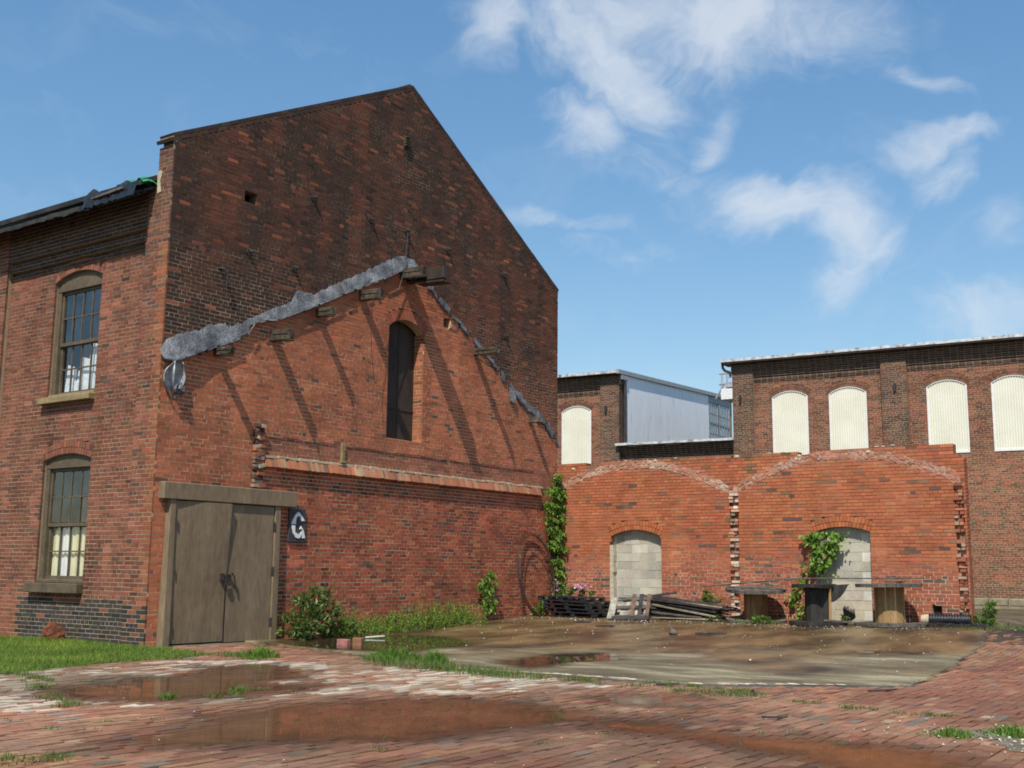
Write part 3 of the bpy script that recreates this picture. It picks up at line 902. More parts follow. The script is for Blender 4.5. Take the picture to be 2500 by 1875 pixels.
def col_gable(y, z, h):
    zf = interp(FB, y)
    n = fbm(y, z, .55, 5, 2.0); n2 = fbm(y, z, 1.9, 4, 8.0)
    if z > zf:
        st = fbm(y * 2.2, z * .22, 1.0, 4, 77.)
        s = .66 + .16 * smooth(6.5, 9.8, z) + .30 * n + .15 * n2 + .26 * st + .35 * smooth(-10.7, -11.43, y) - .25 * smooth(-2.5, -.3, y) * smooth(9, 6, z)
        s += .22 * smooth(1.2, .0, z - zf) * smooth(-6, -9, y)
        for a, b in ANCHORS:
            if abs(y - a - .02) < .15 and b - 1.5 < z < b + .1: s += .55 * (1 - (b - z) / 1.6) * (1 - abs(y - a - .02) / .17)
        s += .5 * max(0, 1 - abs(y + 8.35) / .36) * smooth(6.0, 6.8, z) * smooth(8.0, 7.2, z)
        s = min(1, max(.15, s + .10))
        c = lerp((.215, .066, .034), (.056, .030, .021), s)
        if RNG.random() < .010: c = (.27, .09, .042)
        elif RNG.random() < .08: c = lerp(c, (.215, .066, .034), .7)
        elif RNG.random() < .05: c = tuple(x * .68 for x in c)
        return vary(c, .09, .04)
    if z < 2.86 and y > -9.3:
        r = RNG.random()
        c = (.30, .075, .038)
        c = tuple(x * (1 + .35 * n2 + .22 * n + .25 * fbm(y * 2.4, z * .25, 1.0, 4, 81.)) for x in c)
        if r < .03: c = (.11, .062, .052)
        elif r < .11: c = (.185, .075, .046)
        elif r < .25: c = (.34, .115, .05)
        if abs(y + 7.62) < .07 and .5 < z < 1.4: c = tuple(x * .5 for x in c)
        return vary(c, .12, .05)
    c = (.375, .118, .056)
    c = tuple(x * (1 + .20 * n + .18 * n2 + .22 * fbm(y * 2.4, z * .25, 1.0, 4, 79.)) for x in c)
    r = RNG.random()
    if r < .012: c = (.13, .07, .05)
    elif r < .07: c = (.26, .092, .052)
    if z < 3.4 and z > 2.9 and y > -9.2: c = lerp(c, (.20, .085, .06), .5)
    return vary(c, .08, .04)

def col_left(x, z, h):
    n = fbm(x, z, .7, 5, 22.0); n2 = fbm(x, z, 2.2, 4, 28.0)
    pil = x > -.58
    c = (.190, .070, .042)
    st = fbm(x * 2.2, z * .25, 1.0, 4, 83.)
    c = tuple(v * (1 + .28 * n + .18 * n2 + .25 * st) for v in c)
    r = RNG.random()
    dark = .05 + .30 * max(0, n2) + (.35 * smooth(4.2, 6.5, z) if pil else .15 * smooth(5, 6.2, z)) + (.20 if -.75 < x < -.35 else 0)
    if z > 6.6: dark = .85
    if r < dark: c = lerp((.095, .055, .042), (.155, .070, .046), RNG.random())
    if x > -.22 and z < 6.3: c = lerp(c, (.33, .115, .045), .55 if RNG.random() < .8 else .1)
    if not pil and z < .62 + .05 * n and x > -3.6:                  # black painted plinth
        if RNG.random() > .04: c = lerp((.030, .032, .033), (.055, .048, .042), RNG.random())
    elif not pil and z < .62: c = lerp(c, (.25, .09, .045), .5)
    if pil and z < .55 and RNG.random() < .5: c = (.04, .038, .036)
    return vary(c, .13, .05)

def build_warehouse():
    T = thing('brick_warehouse', (-3, -6, -.05), 'sooty brick warehouse with tall stepped gable end and boarded door', 'building')
    br, mo, ms = Bricks(), MB(), MB()
    # ---- gable face (plane x = 0)
    def iv(z):
        a, b = YL + .032, 0.0
        if z > 8.02: a = YL + .032 + (z - 8.02) / (10.98 - 8.02) * 5.83
        if z > 7.78: b = -(z - 7.78) / (10.98 - 7.78) * 5.57
        I = [(a, b)] if b > a else []
        w = arch_half(z, 5.90, .54, .20)
        if 3.66 < z < 6.30:
            if z <= 5.9: I = cut(I, -5.54 - .54, -5.54 + .54)
            else:
                w = arch_half(z, 5.90, .54, .20, .215)
                if w > 0: I = cut(I, -5.54 - w, -5.54 + w)
        if z < 2.19: I = cut(I, -11.08, -8.87)
        if 7.42 < z < 7.60: I = cut(I, -9.90, -9.62)                 # knocked-out hole
        if 6.20 < z < 6.36: I = cut(I, -4.38, -4.18)
        return I
    def hidden(u, z):
        return not ((-11.2 < u < -8.7 and z < 2.45) or (-8.7 < u < -7.4 and z < .6))
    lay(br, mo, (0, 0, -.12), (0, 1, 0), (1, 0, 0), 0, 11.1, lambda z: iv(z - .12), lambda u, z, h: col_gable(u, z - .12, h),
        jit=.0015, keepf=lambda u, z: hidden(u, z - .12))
    arch_ring(br, (0, 0, 0), (0, 1, 0), (1, 0, 0), -5.54, 5.90, .54, .20, .205, lambda u, z, h: vary((.285, .092, .05), .12), 1, .06, .004, mort=mo)
    # far jamb of the gable opening, bricks seen edge on
    lay(br, mo, (0, -5.0, -.12), (1, 0, 0), (0, -1, 0), 0, 6.02, lambda z: [(-.27, -.034)] if z > 3.74 else [],
        lambda u, z, h: vary((.32, .115, .055), .12), jit=.002, mdepth=.05, mrec=.004)
    lay(br, None, (0, -6.08, -.12), (-1, 0, 0), (0, 1, 0), 0, 6.02, lambda z: [(.034, .27)] if z > 3.74 else [],
        lambda u, z, h: vary((.30, .10, .05), .12), jit=.002)
    # ---- coping courses along both rakes
    for (a, b), (c, d) in (((YL, 8.09), (-5.57, 11.07)), ((-5.57, 11.07), (.02, 7.86))):
        ln = math.hypot(c - a, d - b); e = Vector((0, (c - a) / ln, (d - b) / ln)); nn = Vector((0, -e.z, e.y))
        for layer in range(2):
            k = 0.0 if layer else -.1
            while k < ln:
                q = min(.203, ln - k)
                if q > .04:
                    m = Vector((0, a, b)) + e * (k + q / 2) + nn * (-.05 + layer * .066)
                    s = RNG.random()
                    br.add(m + Vector((-.179 + RNG.gauss(0, .0015), 0, 0)), e * (q / 2), nn * .029, Vector((.18, 0, 0)),
                           vary(lerp((.045, .032, .026), (.075, .04, .028), s), .15))
                k += .213
        mo.prism([Vector((-.01, a, b - .06)), Vector((-.01, c, d - .06)), Vector((-.01, c, d)), Vector((-.01, a, b))], (.33, 0, 0))
    # ---- long side (plane y = YL): corner pier, recessed bay with two windows, next pier
    Y0, Y1 = (0, YL, -.12), (0, YL + .10, -.12)
    cl = lambda u, z, h: col_left(u, z - .12, h)
    def pier(z):
        z -= .12
        if z < 7.3: return [(-.575, 0.0)]
        if z < 7.95: return [(-.36, 0.0)]
        return [(-.27, 0.0)] if z < 8.06 else []
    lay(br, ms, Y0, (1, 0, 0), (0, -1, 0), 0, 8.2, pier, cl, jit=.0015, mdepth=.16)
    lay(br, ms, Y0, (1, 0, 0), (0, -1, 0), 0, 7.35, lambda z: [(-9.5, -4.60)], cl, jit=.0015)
    def bay(z):
        z -= .12; I = [(-4.60, -.575)]
        for x0, x1, zb, zs, rise in ((-3.20, -1.84, 4.0, 6.06, .15), (-3.15, -1.80, .86, 2.92, .10)):
            c, hw = (x0 + x1) / 2, (x1 - x0) / 2
            if zb < z <= zs: I = cut(I, x0, x1)
            elif zs < z:
                w = arch_half(z, zs, hw, rise, .209)
                if w > 0: I = cut(I, c - w, c + w)
        return I if z < 6.29 else []
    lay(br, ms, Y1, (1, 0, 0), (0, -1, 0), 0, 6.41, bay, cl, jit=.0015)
    for x0, x1, zs, rise in ((-3.20, -1.84, 6.06, .15), (-3.15, -1.80, 2.92, .10)):
        arch_ring(br, (0, YL + .10, 0), (1, 0, 0), (0, -1, 0), (x0 + x1) / 2, zs, (x1 - x0) / 2, rise, .098,
                  lambda u, z, h: vary((.21, .085, .052), .16), 2, .05, .004, mort=mo)
    # corbelled cornice: three bands stepping out, then the frieze under the eaves
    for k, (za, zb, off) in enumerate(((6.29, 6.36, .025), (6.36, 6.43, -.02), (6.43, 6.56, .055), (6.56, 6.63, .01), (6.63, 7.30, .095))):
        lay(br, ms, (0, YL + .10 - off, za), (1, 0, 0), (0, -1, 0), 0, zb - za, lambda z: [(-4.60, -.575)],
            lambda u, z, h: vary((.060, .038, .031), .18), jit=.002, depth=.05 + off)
    # ---- shelf of slanted bricks where the demolished roof was let in
    y = -9.21
    while y < -.80:
        c = vary((.34, .135, .072), .12, .05)
        if RNG.random() < .25: c = vary((.36, .22, .13), .12)
        elif RNG.random() < .12: c = vary((.22, .12, .08), .1)
        j = RNG.gauss(0, .005)
        v = Vector((-.03, 0, .085)); nn = Vector((.085, 0, .03)).normalized() * .03
        br.add((.045 + j, y + .031, 2.935 + RNG.gauss(0, .003)), (0, .031, 0), v, nn, c)
        y += .0665
    mo.box(.0, .03, -9.2, -.8, 2.85, 3.035)
    # toothed scar of a cross wall
    z = 2.52
    while z < 3.56:
        for k in range(2):
            w = RNG.uniform(.04, .075)
            br.add((RNG.uniform(.0, .07), -9.39 + k * .085 + RNG.gauss(0, .012), z), (0, w, RNG.gauss(0, .012)), (0, RNG.gauss(0, .006), .028), (.05, 0, 0),
                   vary(RNG.choice([(.30, .10, .05), (.20, .12, .09), (.10, .05, .04), (.42, .33, .24)]), .15))
        z += COURSE
    br.emit(T, 'brick', 'brick', 'brickwork')
    mo.build('wall', 'mortar_gable', T)
    ms.build('wall', 'mortar_side', T)
    # dark mass behind openings, and the roof
    vo = MB()
    vo.box(-.9, -.45, -11.0, -.3, 3.0, 8.0); vo.box(-4.4, -1.0, YL + .75, YL + .80, .3, 6.6)
    vo.build('interior', 'void', T)
    rf = MB()
    for s in (-1, 1):
        ya, za = -5.71 + s * 6.02, 7.33
        P = [Vector((-.38, ya, za)), Vector((-16, ya, za)), Vector((-16, -5.71, 10.55)), Vector((-.38, -5.71, 10.55))]
        rf.prism(P if s < 0 else P[::-1], Vector((0, 0, .09)) )
    rf.build('roof', 'roofing', T)
    bk = MB(); bk.box(-16.2, -16, YL, 0, 0, 7.5); bk.box(-16, -.3, -.25, -.05, 0, 7.3); bk.box(-16, -9.5, YL + .02, YL + .2, -.1, 7.3)
    bk.build('rear_wall', 'mortar_gable', T)
    # sagging felt edge along the eaves
    fe = MB(); pts = []
    for i in range(60):
        x = -9 + i * (8.60 / 59)
        sag = .02 * mnoise.noise(Vector((x * 2.1, 0, 3))) + (.03 * mnoise.noise(Vector((x * 6, 1, 3))))
        pts.append((x, sag))
    e0, zz = YL - .42, 7.065
    for (x0, s0), (x1, s1) in zip(pts, pts[1:]):
        fe.hexa([(x0, e0, zz + s0), (x1, e0, zz + s1), (x1, YL + .2, zz + .30 + s1), (x0, YL + .2, zz + .30 + s0),
                 (x0, e0, zz + .04 + s0), (x1, e0, zz + .04 + s1), (x1, YL + .2, zz + .35 + s1), (x0, YL + .2, zz + .35 + s0)])
        d = .04 + .05 * abs(mnoise.noise(Vector((x0 * 5, 4, 3))))
        fe.hexa([(x0, e0 - .015, zz + s0 - d), (x1, e0 - .015, zz + s1 - d), (x1, e0 - .001, zz + s1 - d), (x0, e0 - .001, zz + s0 - d),
                 (x0, e0 - .015, zz + .03 + s0), (x1, e0 - .015, zz + .03 + s1), (x1, e0 - .001, zz + .03 + s1), (x0, e0 - .001, zz + .03 + s0)])
    fe.build('eaves_felt', 'roofing', T)
    pp = MB(); pp.prism([(-.255, YL - .012, 7.18), (-.345, YL - .012, 7.16), (-.37, YL - .012, 7.50), (-.31, YL - .012, 7.56), (-.24, YL - .012, 7.50), (-.29, YL - .012, 7.36)][::-1], (0, -.03, 0))
    pp.build('plaster_patch', 'plaster', T)
    for ya, yb, s in ((-7.55, -6.0, 1), (-3.62, -3.02, 2), (-2.45, -1.75, 3)):
        p = MB(); n = int((yb - ya) / .06)
        for i in range(n):
            y0 = ya + (yb - ya) * i / n; y1 = ya + (yb - ya) * (i + 1) / n
            lo = 2.87 + .06 * abs(mnoise.noise(Vector((y0 * 4, s, 0)))) + .09 * abs(2 * i / n - 1) ** 4
            x = lambda z: .092 - (z - 2.85) * .36
            p.hexa([(x(lo) - .03, y0, lo), (x(lo), y0, lo), (x(lo), y1, lo), (x(lo) - .03, y1, lo),
                    (x(3.03) - .03, y0, 3.03), (x(3.03), y0, 3.03), (x(3.03), y1, 3.03), (x(3.03) - .03, y1, 3.03)])
        p.build('plaster_patch', 'plaster', T)
    cap = MB()
    y = -9.2
    while y < -.75:
        w = RNG.uniform(.1, .35)
        cap.obox((.02, y + w / 2, 3.045 + RNG.gauss(0, .006)), (0, w / 2, 0), (.022 + RNG.uniform(0, .02), 0, -.006), (.0, 0, .012 + RNG.uniform(0, .008)))
        y += w * RNG.uniform(.9, 1.2)
    cap.build('mortar_fillet', 'plaster', T)
    # thin iron strip and stub post above the shelf
    st = MB()
    for a, b in ((-9.2, -7.4), (-7.2, -4.2), (-4.1, -1.0)):
        n = 10
        st.tube([(.012, a + (b - a) * i / n, 3.39 + .012 * math.sin(i * 1.3 + a)) for i in range(n + 1)], .007, 5)
    st.build('iron_strip', 'iron', T)
    po = MB(); po.box(.0, .055, -7.335, -7.255, 3.10, 3.43); po.box(-.01, .08, -7.36, -7.23, 3.07, 3.10)
    po.build('stub_post', 'sill_wood', T, bevel=.006)
    # ---- roof flashing left on the wall: crumpled tarred lead
    top = [(-11.47, 4.50), (-11.365, 4.707), (-11.142, 4.83), (-10.647, 5.004), (-10.561, 5.082), (-10.192, 5.187), (-10.124, 5.124), (-9.715, 5.327), (-9.29, 5.565), (-8.708, 5.854), (-8.60, 6.08), (-8.577, 6.10), (-8.429, 6.089), (-8.168, 6.101), (-7.605, 6.417), (-6.81, 6.837), (-6.393, 7.081), (-5.873, 7.353), (-5.647, 7.406), (-5.368, 7.378), (-5.12, 7.23)]
    bot = [(-11.47, 4.37), (-11.225, 4.359), (-10.913, 4.492), (-10.563, 4.671), (-10.015, 4.914), (-9.735, 5.091), (-9.72, 5.219), (-9.281, 5.408), (-9.177, 5.401), (-8.695, 5.626), (-8.156, 5.881), (-7.67, 6.133), (-7.202, 6.372), (-6.548, 6.672), (-5.772, 7.1), (-5.547, 7.197), (-5.12, 7.18)]
    fl = MB(); nC, V = 300, []
    prof = [(0.0, .10), (.0, 1.0), (.06, 1.02), (.14, .90), (.26, .80), (.38, .70), (.50, .56), (.62, .46), (.74, .36), (.86, .24), (.94, .16), (1.0, .06)]
    for i in range(nC + 1):
        y = -11.47 + (6.35) * i / nC
        zt = interp(top, y) + .03 * mnoise.noise(Vector((y * 9, 0, 0))) + .020 * RNG.uniform(-1, 1)
        zb = interp(bot, y) + .014 * mnoise.noise(Vector((y * 12, 5, 0)))
        bulge = .075 + .05 * smooth(-10.2, -11.0, y) + .02 * mnoise.noise(Vector((y * 3, 9, 0)))
        for t, e in prof:
            w = .016 * mnoise.noise(Vector((y * 3.2, zb * 1.2 + t * 1.0, 2))) + .006 * mnoise.noise(Vector((y * 9, zb + t * 2.5, 2)))
            V.append((.004 + bulge * e + w, y, zb + (zt - zb) * t))
    m = len(prof)
    fl.mesh(V, [(i * m + j, (i + 1) * m + j, (i + 1) * m + j + 1, i * m + j + 1) for i in range(nC) for j in range(m - 1)])
    fl.build('roof_flashing', 'flash', T, smooth=True)
    f2 = MB(); line = [(-4.95, 6.92), (-4.75, 6.90), (-4.60, 6.74), (-4.221, 6.555), (-3.911, 6.38), (-3.436, 6.14), (-3.057, 5.90), (-2.669, 5.70), (-2.272, 5.43), (-2.042, 5.32), (-1.69, 5.08), (-.906, 4.72), (-.533, 4.58), (.02, 4.13)]
    V = []; n = 190
    for i in range(n + 1):
        y = -4.97 + 4.99 * i / n
        zc = interp(line, y)
        w = .062 + .060 * mnoise.noise(Vector((y * 4.2, 3, 0))) + .040 * RNG.random() + .035 * smooth(-2.0, -1.4, y)
        w = max(.012, w)
        for t, e in ((-1, .008), (-.9, .034), (-.2, .026), (.5, .016), (1, .004)):
            V.append((.004 + e + .012 * mnoise.noise(Vector((y * 11, t * 3, 1))), y, zc + t * w))
    f2.mesh(V, [(i * 5 + j, (i + 1) * 5 + j, (i + 1) * 5 + j + 1, i * 5 + j + 1) for i in range(n) for j in range(4)
                if mnoise.noise(Vector((i * .13, 7, j * .25))) > -.24 + (.12 if j in (0, 3) else 0)])
    # loose flap near the lower end
    f2.mesh([(.02, -2.02, 5.25), (.10, -1.86, 5.10), (.09, -1.84, 4.86), (.02, -2.0, 4.92)], [(0, 3, 2, 1)])
    f2.build('roof_flashing', 'flash', T, smooth=True)
    # torn gutter end hanging at the left corner
    gu = MB(); V = []
    for i in range(11):
        t = i / 10
        for k in range(9):
            a = math.pi * (k / 8)
            w = .085 + .075 * math.sin(math.pi * min(1, t * 1.15)) - .02 * t
            V.append((.14 - .10 * math.sin(a) - .06 * t + .03 * mnoise.noise(Vector((k * .7, i * .6, 2))), -11.19 - w * math.cos(a) - .10 * math.sin(math.pi * t) * (k < 3) + .02 * t,
                      4.36 - .55 * t - .05 * math.sin(a) * t + .04 * mnoise.noise(Vector((k * .9, i * .5, 6)))))
    gu.mesh(V, [(i * 9 + j, (i + 1) * 9 + j, (i + 1) * 9 + j + 1, i * 9 + j + 1) for i in range(10) for j in range(8)])
    gu.tube([(.16, -11.28, 4.36), (.17, -11.30, 4.12), (.10, -11.24, 3.85)], [.016, .02, .014], 6)
    g = gu.build('gutter_scrap', 'tin', T, smooth=True)
    md = g.modifiers.new('t', 'SOLIDIFY'); md.thickness = .006
    sp = MB(); sp.lumps((.08, -11.10, 3.93), .085, 3, 2, squash=(.8, 1.2, 1)); sp.build('gutter_scrap', 'flash', T)
    # highlight on the lead's torn lip, added as pale metal strips
    lp = MB(); y = -10.6
    while y < -5.6:
        l = RNG.uniform(.05, .22)
        if RNG.random() < .72:
            za, zb = interp(bot, y), interp(bot, y + l)
            lp.hexa([(.085, y, za - .012), (.105, y, za - .008), (.105, y + l, zb - .008 + RNG.gauss(0, .006)), (.085, y + l, zb - .012),
                     (.085, y, za + .004), (.105, y, za + .008 + abs(RNG.gauss(0, .006))), (.105, y + l, zb + .008), (.085, y + l, zb + .004)])
        y += l
    lp.build('lip_highlight', 'tin', T)
    # ---- rafter stubs
    def beam(y, z, p, h, w, mat, sag=.0, extra=True):
        b = MB()
        e = [RNG.uniform(-.05, .03) for _ in range(4)]
        b.hexa([(-.1, y, z), (p + e[0], y, z - sag), (p + e[1], y + w, z - sag), (-.1, y + w, z),
                (-.1, y, z + h), (p + e[2], y, z + h - sag), (p + e[3], y + w, z + h - sag - .02), (-.1, y + w, z + h)])
        if extra:
            b.hexa([(.05, y - .012, z + h * .55), (p * .9, y - .012, z + h * .5 - sag), (p * .9, y, z + h * .5 - sag), (.05, y, z + h * .55),
                    (.05, y - .012, z + h * .95), (p * .86, y - .012, z + h * .9 - sag), (p * .86, y, z + h * .9 - sag), (.05, y, z + h * .95)])
            b.hexa([(p * .35, y + .01, z - .022), (p * 1.07, y + .01, z - .03 - sag), (p * 1.02, y + w * .7, z - .03 - sag), (p * .35, y + w * .7, z - .022),
                    (p * .35, y + .01, z - .003), (p * 1.07, y + .01, z - .006 - sag), (p * 1.02, y + w * .7, z - .006 - sag), (p * .35, y + w * .7, z - .003)])
        b.build('rafter_stub', mat, T, bevel=.008)
    beam(-10.40, 4.60, .42, .13, .10, 'timber')
    beam(-9.17, 5.06, .50, .19, .12, 'timber', .02)
    beam(-8.10, 5.69, .42, .15, .10, 'timber')
    beam(-6.97, 6.23, .56, .19, .11, 'timber', .02)
    beam(-5.82, 6.90, .62, .20, .13, 'timber', .01)
    beam(-5.60, 6.86, .98, .24, .16, 'dark_wood', .02, False)
    pl = MB(); pl.hexa([(.36, -5.74, 6.76), (1.04, -5.70, 6.74), (1.04, -5.42, 6.74), (.36, -5.46, 6.76), (.36, -5.74, 6.80), (1.04, -5.70, 6.78), (1.04, -5.42, 6.78), (.36, -5.46, 6.80)])
    pl.build('rafter_stub', 'dark_wood', T)
    beam(-3.34, 5.74, .64, .14, .10, 'timber', .0)
    br2 = MB(); br2.tube([(.06, -3.3, 5.70), (.30, -3.20, 5.52), (.42, -3.05, 5.44)], .02, 5); br2.build('rafter_stub', 'timber', T)
    beam(-1.22, 4.50, .33, .13, .11, 'grey_wood', .0, False)
    # ---- shutter, sill in the gable opening
    sh = MB(); sh.box(-.31, -.26, -6.08, -5.0, 3.64, 6.16); sh.box(-.262, -.245, -6.08, -5.0, 4.30, 4.32); sh.box(-.262, -.25, -5.50, -5.47, 3.66, 6.1)
    sh.build('opening_shutter', 'dark_wood', T)
    # ---- wall anchors
    for k, (a, b) in enumerate(ANCHORS[:-1]):
        m = MB(); m.disc((.0, a, b), (1, 0, 0), .055, .03, 12); m.disc((.03, a, b), (1, 0, .1), .022, .05, 8)
        m.tube([(.02, a, b + .045), (.10, a + .02, b), (.02, a, b - .06)], .016, 6)
        m.build('wall_anchor', 'iron', T, smooth=False)
    m = MB(); m.tube([(.0, -10.36, 6.10), (.10, -10.34, 6.08), (.11, -10.28, 5.96), (.09, -10.27, 5.78)], .024, 7); m.build('wall_anchor', 'iron', T)
    m = MB(); m.box(.0, .02, -5.80, -5.66, 9.68, 9.95)
    for k in range(4): m.obox((.045, -5.73, 9.73 + k * .055), (0, .062, 0), (.03, 0, -.012), (.004, 0, .014))
    m.build('wall_vent', 'timber', T)
    wr = MB(); wr.tube([(.04, -5.64, 7.90), (.05, -5.70, 7.40), (.13, -5.76, 7.18), (.10, -5.86, 6.86), (.10, -5.95, 6.62), (.16, -6.3, 6.45), (.30, -6.85, 6.42)], .012, 6)
    wr.build('hanging_wire', 'iron', T)
    wr = MB(); wr.tube([(.35, -6.95, 6.40), (.36, -6.97, 6.20), (.30, -6.93, 5.6), (.25, -6.82, 5.1), (.22, -6.70, 4.62)], .006, 5); wr.build('hanging_wire', 'iron', T)
    m = MB(); m.prism([(.02, -4.22, 6.16), (.02, -4.12, 6.22), (.02, -4.16, 6.34)], (.02, 0, 0)); m.build('plaster_patch', 'plaster', T)
    # ---- double door in a heavy frame
    fr = MB()
    fr.box(.0, .145, -11.33, -8.50, 2.19, 2.46)
    fr.build('door_lintel', 'door_paint', T, bevel=.012)
    for y0, y1 in ((-11.19, -11.06), (-8.99, -8.85)):
        j = MB(); j.hexa([(.0, y0 - (.02 if y0 < -10 else 0), -.1), (.135, y0, -.1), (.135, y1, -.1), (.0, y1, -.1), (.0, y0 + .02, 2.19), (.12, y0 + .02, 2.19), (.12, y1, 2.19), (.0, y1, 2.19)])
        j.build('door_jamb', 'door_paint', T, bevel=.006)
    def leaf(y0, y1, warp_top, warp_edge, zb):
        b = MB(); V = []; n = 12
        for i in range(n + 1):
            t = i / n
            for j in range(5):
                s = j / 4
                yy = y0 + (y1 - y0) * s
                x = .095 + warp_edge * s * max(0, t - .35) * 1.5 + warp_top * t
                V += [(x, yy, zb + (2.175 - zb) * t)]
        F = [(i * 5 + j, i * 5 + j + 1, (i + 1) * 5 + j + 1, (i + 1) * 5 + j) for i in range(n) for j in range(4)]
        b.mesh(V, F)
        o = b.build('door_leaf', 'door_paint', T)
        md = o.modifiers.new('t', 'SOLIDIFY'); md.thickness = .045; md.offset = -1
        return o
    d1 = leaf(-11.05, -9.985, .0, .085, -.03)
    d2 = leaf(-9.975, -8.995, .0, .0, -.045)
    for d, yy in ((d1, -11.055), (d2, -8.99)):
        for z in (.25, 1.1, 1.85):
            h = MB(); h.box(.10, .125, yy - .018, yy + .018, z - .06, z + .06); h.tube([(.13, yy, z - .07), (.13, yy, z + .07)], .011, 6)
            h.build('hinge', 'iron', d)
    ha = MB(); ha.box(.10, .135, -10.10, -9.90, .985, 1.03); ha.box(.10, .15, -10.12, -10.06, .94, 1.05); ha.tube([(.15, -9.97, 1.02), (.155, -9.90, 1.06), (.15, -9.84, .98), (.13, -9.77, .74)], .012, 6)
    ha.build('hasp', 'iron', d1)
    pk = MB(); pk.box(.14, .175, -10.04, -9.97, .86, .95); pk.tube([(.157, -10.03, .95), (.157, -10.03, 1.0), (.157, -9.98, 1.0), (.157, -9.98, .95)], .008, 6); pk.build('padlock', 'iron', d1)
    mid = MB(); mid.box(.06, .10, -9.99, -9.97, -.03, 2.17); mid.build('door_void', 'void', T)
    th = MB(); th.box(-.2, .09, -11.08, -8.87, -.12, -.055); th.build('threshold', 'concrete_old', T)
    bd = MB(); bd.box(-.2, .04, -11.08, -8.87, -.05, 2.2); bd.build('door_void', 'void', T)
    # ---- sash windows
    def sash(x0, x1, zb, zs, rise, zsash_top, sill, low_curtain):
        yf = YL + .17
        w = MB()
        w.box(x0, x0 + .10, yf, yf + .12, zb, zs); w.box(x1 - .075, x1, yf, yf + .12, zb, zs)
        c, hw = (x0 + x1) / 2, (x1 - x0) / 2
        rad = (hw * hw + rise * rise) / (2 * rise); zc = zs + rise - rad
        head = [(x0, yf - .01, zsash_top), (x1, yf - .01, zsash_top), (x1, yf - .01, zs)]
        for k in range(1, 12):
            a = math.asin(hw / rad) * (1 - 2 * k / 12)
            head.append((c + rad * math.sin(a), yf - .01, zc + rad * math.cos(a)))
        head.append((x0, yf - .01, zs))
        w.prism(head, (0, -.10, 0))
        o = w.build('sash_window', 'frame_paint', T, bevel=.006)
        sl = MB(); sl.box(x0 - .10, x1 + .03, YL - .03, YL + .26, sill[0], sill[1]); sl.box(x0 + .02, x1 - .02, YL + .10, YL + .28, sill[1], sill[1] + .06)
        sl.build('sill', 'sill_wood' if zb > 3 else 'frame_paint', o, bevel=.01)
        zm = (zb + zsash_top) / 2
        for lo, hi, yy in ((sill[1] + .06, zm + .02, yf + .075), (zm - .02, zsash_top, yf + .04)):
            a, b = x0 + .10, x1 - .075
            s = MB(); sw = .045
            s.box(a, a + sw, yy, yy + .04, lo, hi); s.box(b - sw, b, yy, yy + .04, lo, hi)
            s.box(a + sw, b - sw, yy, yy + .04, lo, lo + .06); s.box(a + sw, b - sw, yy, yy + .04, hi - .05, hi)
            ca, cb, la, lb = a + sw, b - sw, lo + .06, hi - .05
            for k in range(1, 4):
                xk = ca + (cb - ca) * k / 4; s.box(xk - .011, xk + .011, yy + .006, yy + .034, la, lb)
            for k in range(4):
                xa = ca + (cb - ca) * k / 4 + (.011 if k else 0); xb = ca + (cb - ca) * (k + 1) / 4 - (.011 if k < 3 else 0)
                s.box(xa, xb, yy + .006, yy + .034, (la + lb) / 2 - .011, (la + lb) / 2 + .011)
            s.build('sash', 'frame_paint', o)
            for k in range(4):
                for r in range(2):
                    xa, xb = ca + (cb - ca) * k / 4 + .008, ca + (cb - ca) * (k + 1) / 4 - .008
                    za, zt = la + (lb - la) * r / 2 + .008, la + (lb - la) * (r + 1) / 2 - .008
                    g = MB(); t = RNG.gauss(0, .003)
                    g.poly([(xa, yy + .02 + t, za), (xb, yy + .02 - t, za), (xb, yy + .02 - t, zt), (xa, yy + .02 + t, zt)])
                    g.build('pane', 'glass', o)
        return o
    w1 = sash(-3.20, -1.84, 4.0, 6.06, .15, 5.90, (3.89, 4.0), False)
    w2 = sash(-3.15, -1.80, .86, 2.92, .10, 2.78, (.70, .86), True)
    # what stands behind the lower sashes
    k = MB()
    for xa, xb, zt, s in ((-3.06, -2.80, 4.62, 1), (-2.78, -2.60, 4.50, 2), (-2.62, -2.35, 4.72, 3), (-2.42, -2.10, 4.96, 4), (-2.12, -1.90, 4.98, 5), (-2.6, -2.2, 4.50, 6), (-2.9, -2.7, 4.35, 7)):
        yy = YL + .305 + .025 * (s % 3)
        k.hexa([(xa, yy, 4.02), (xb, yy + .01, 4.02), (xb, yy + .05, 4.02), (xa, yy + .05, 4.02),
                (xa + .05, yy + .012, zt), (xb, yy + .02, zt - .06), (xb, yy + .05, zt - .06), (xa + .05, yy + .05, zt)])
    tag(k.build('cardboard_boxes', 'fabric_white'), 'white cartons and papers piled behind the upper window', 'boxes')
    cu = MB(); n = 44; V = []; cols = []
    for i in range(n + 1):
        x = -3.04 + 1.14 * i / n
        tp = 1.83 - .10 * abs(mnoise.noise(Vector((x * 7, 1, 2)))) - .05 * abs(math.sin(i * .9))
        for z in (.92, 1.2, 1.5, tp):
            V.append((x, YL + .310 + .010 * math.sin(i * 1.1) + .006 * math.sin(i * 2.7 + z * 3), z))
    F = [(i * 4 + j, (i + 1) * 4 + j, (i + 1) * 4 + j + 1, i * 4 + j + 1) for i in range(n) for j in range(3)]
    for q, f in enumerate(F):
        i = q // 3
        cu.mesh([V[k] for k in f], [(0, 1, 2, 3)], (.84, .84, .82) if 10 < i < 21 or i > 36 else ((.78, .74, .50) if i % 7 else (.62, .57, .34)))
    tag(cu.build('window_curtain', 'chips'), 'torn cream and white curtain behind the lower sash of the ground floor window', 'curtain')
    return T
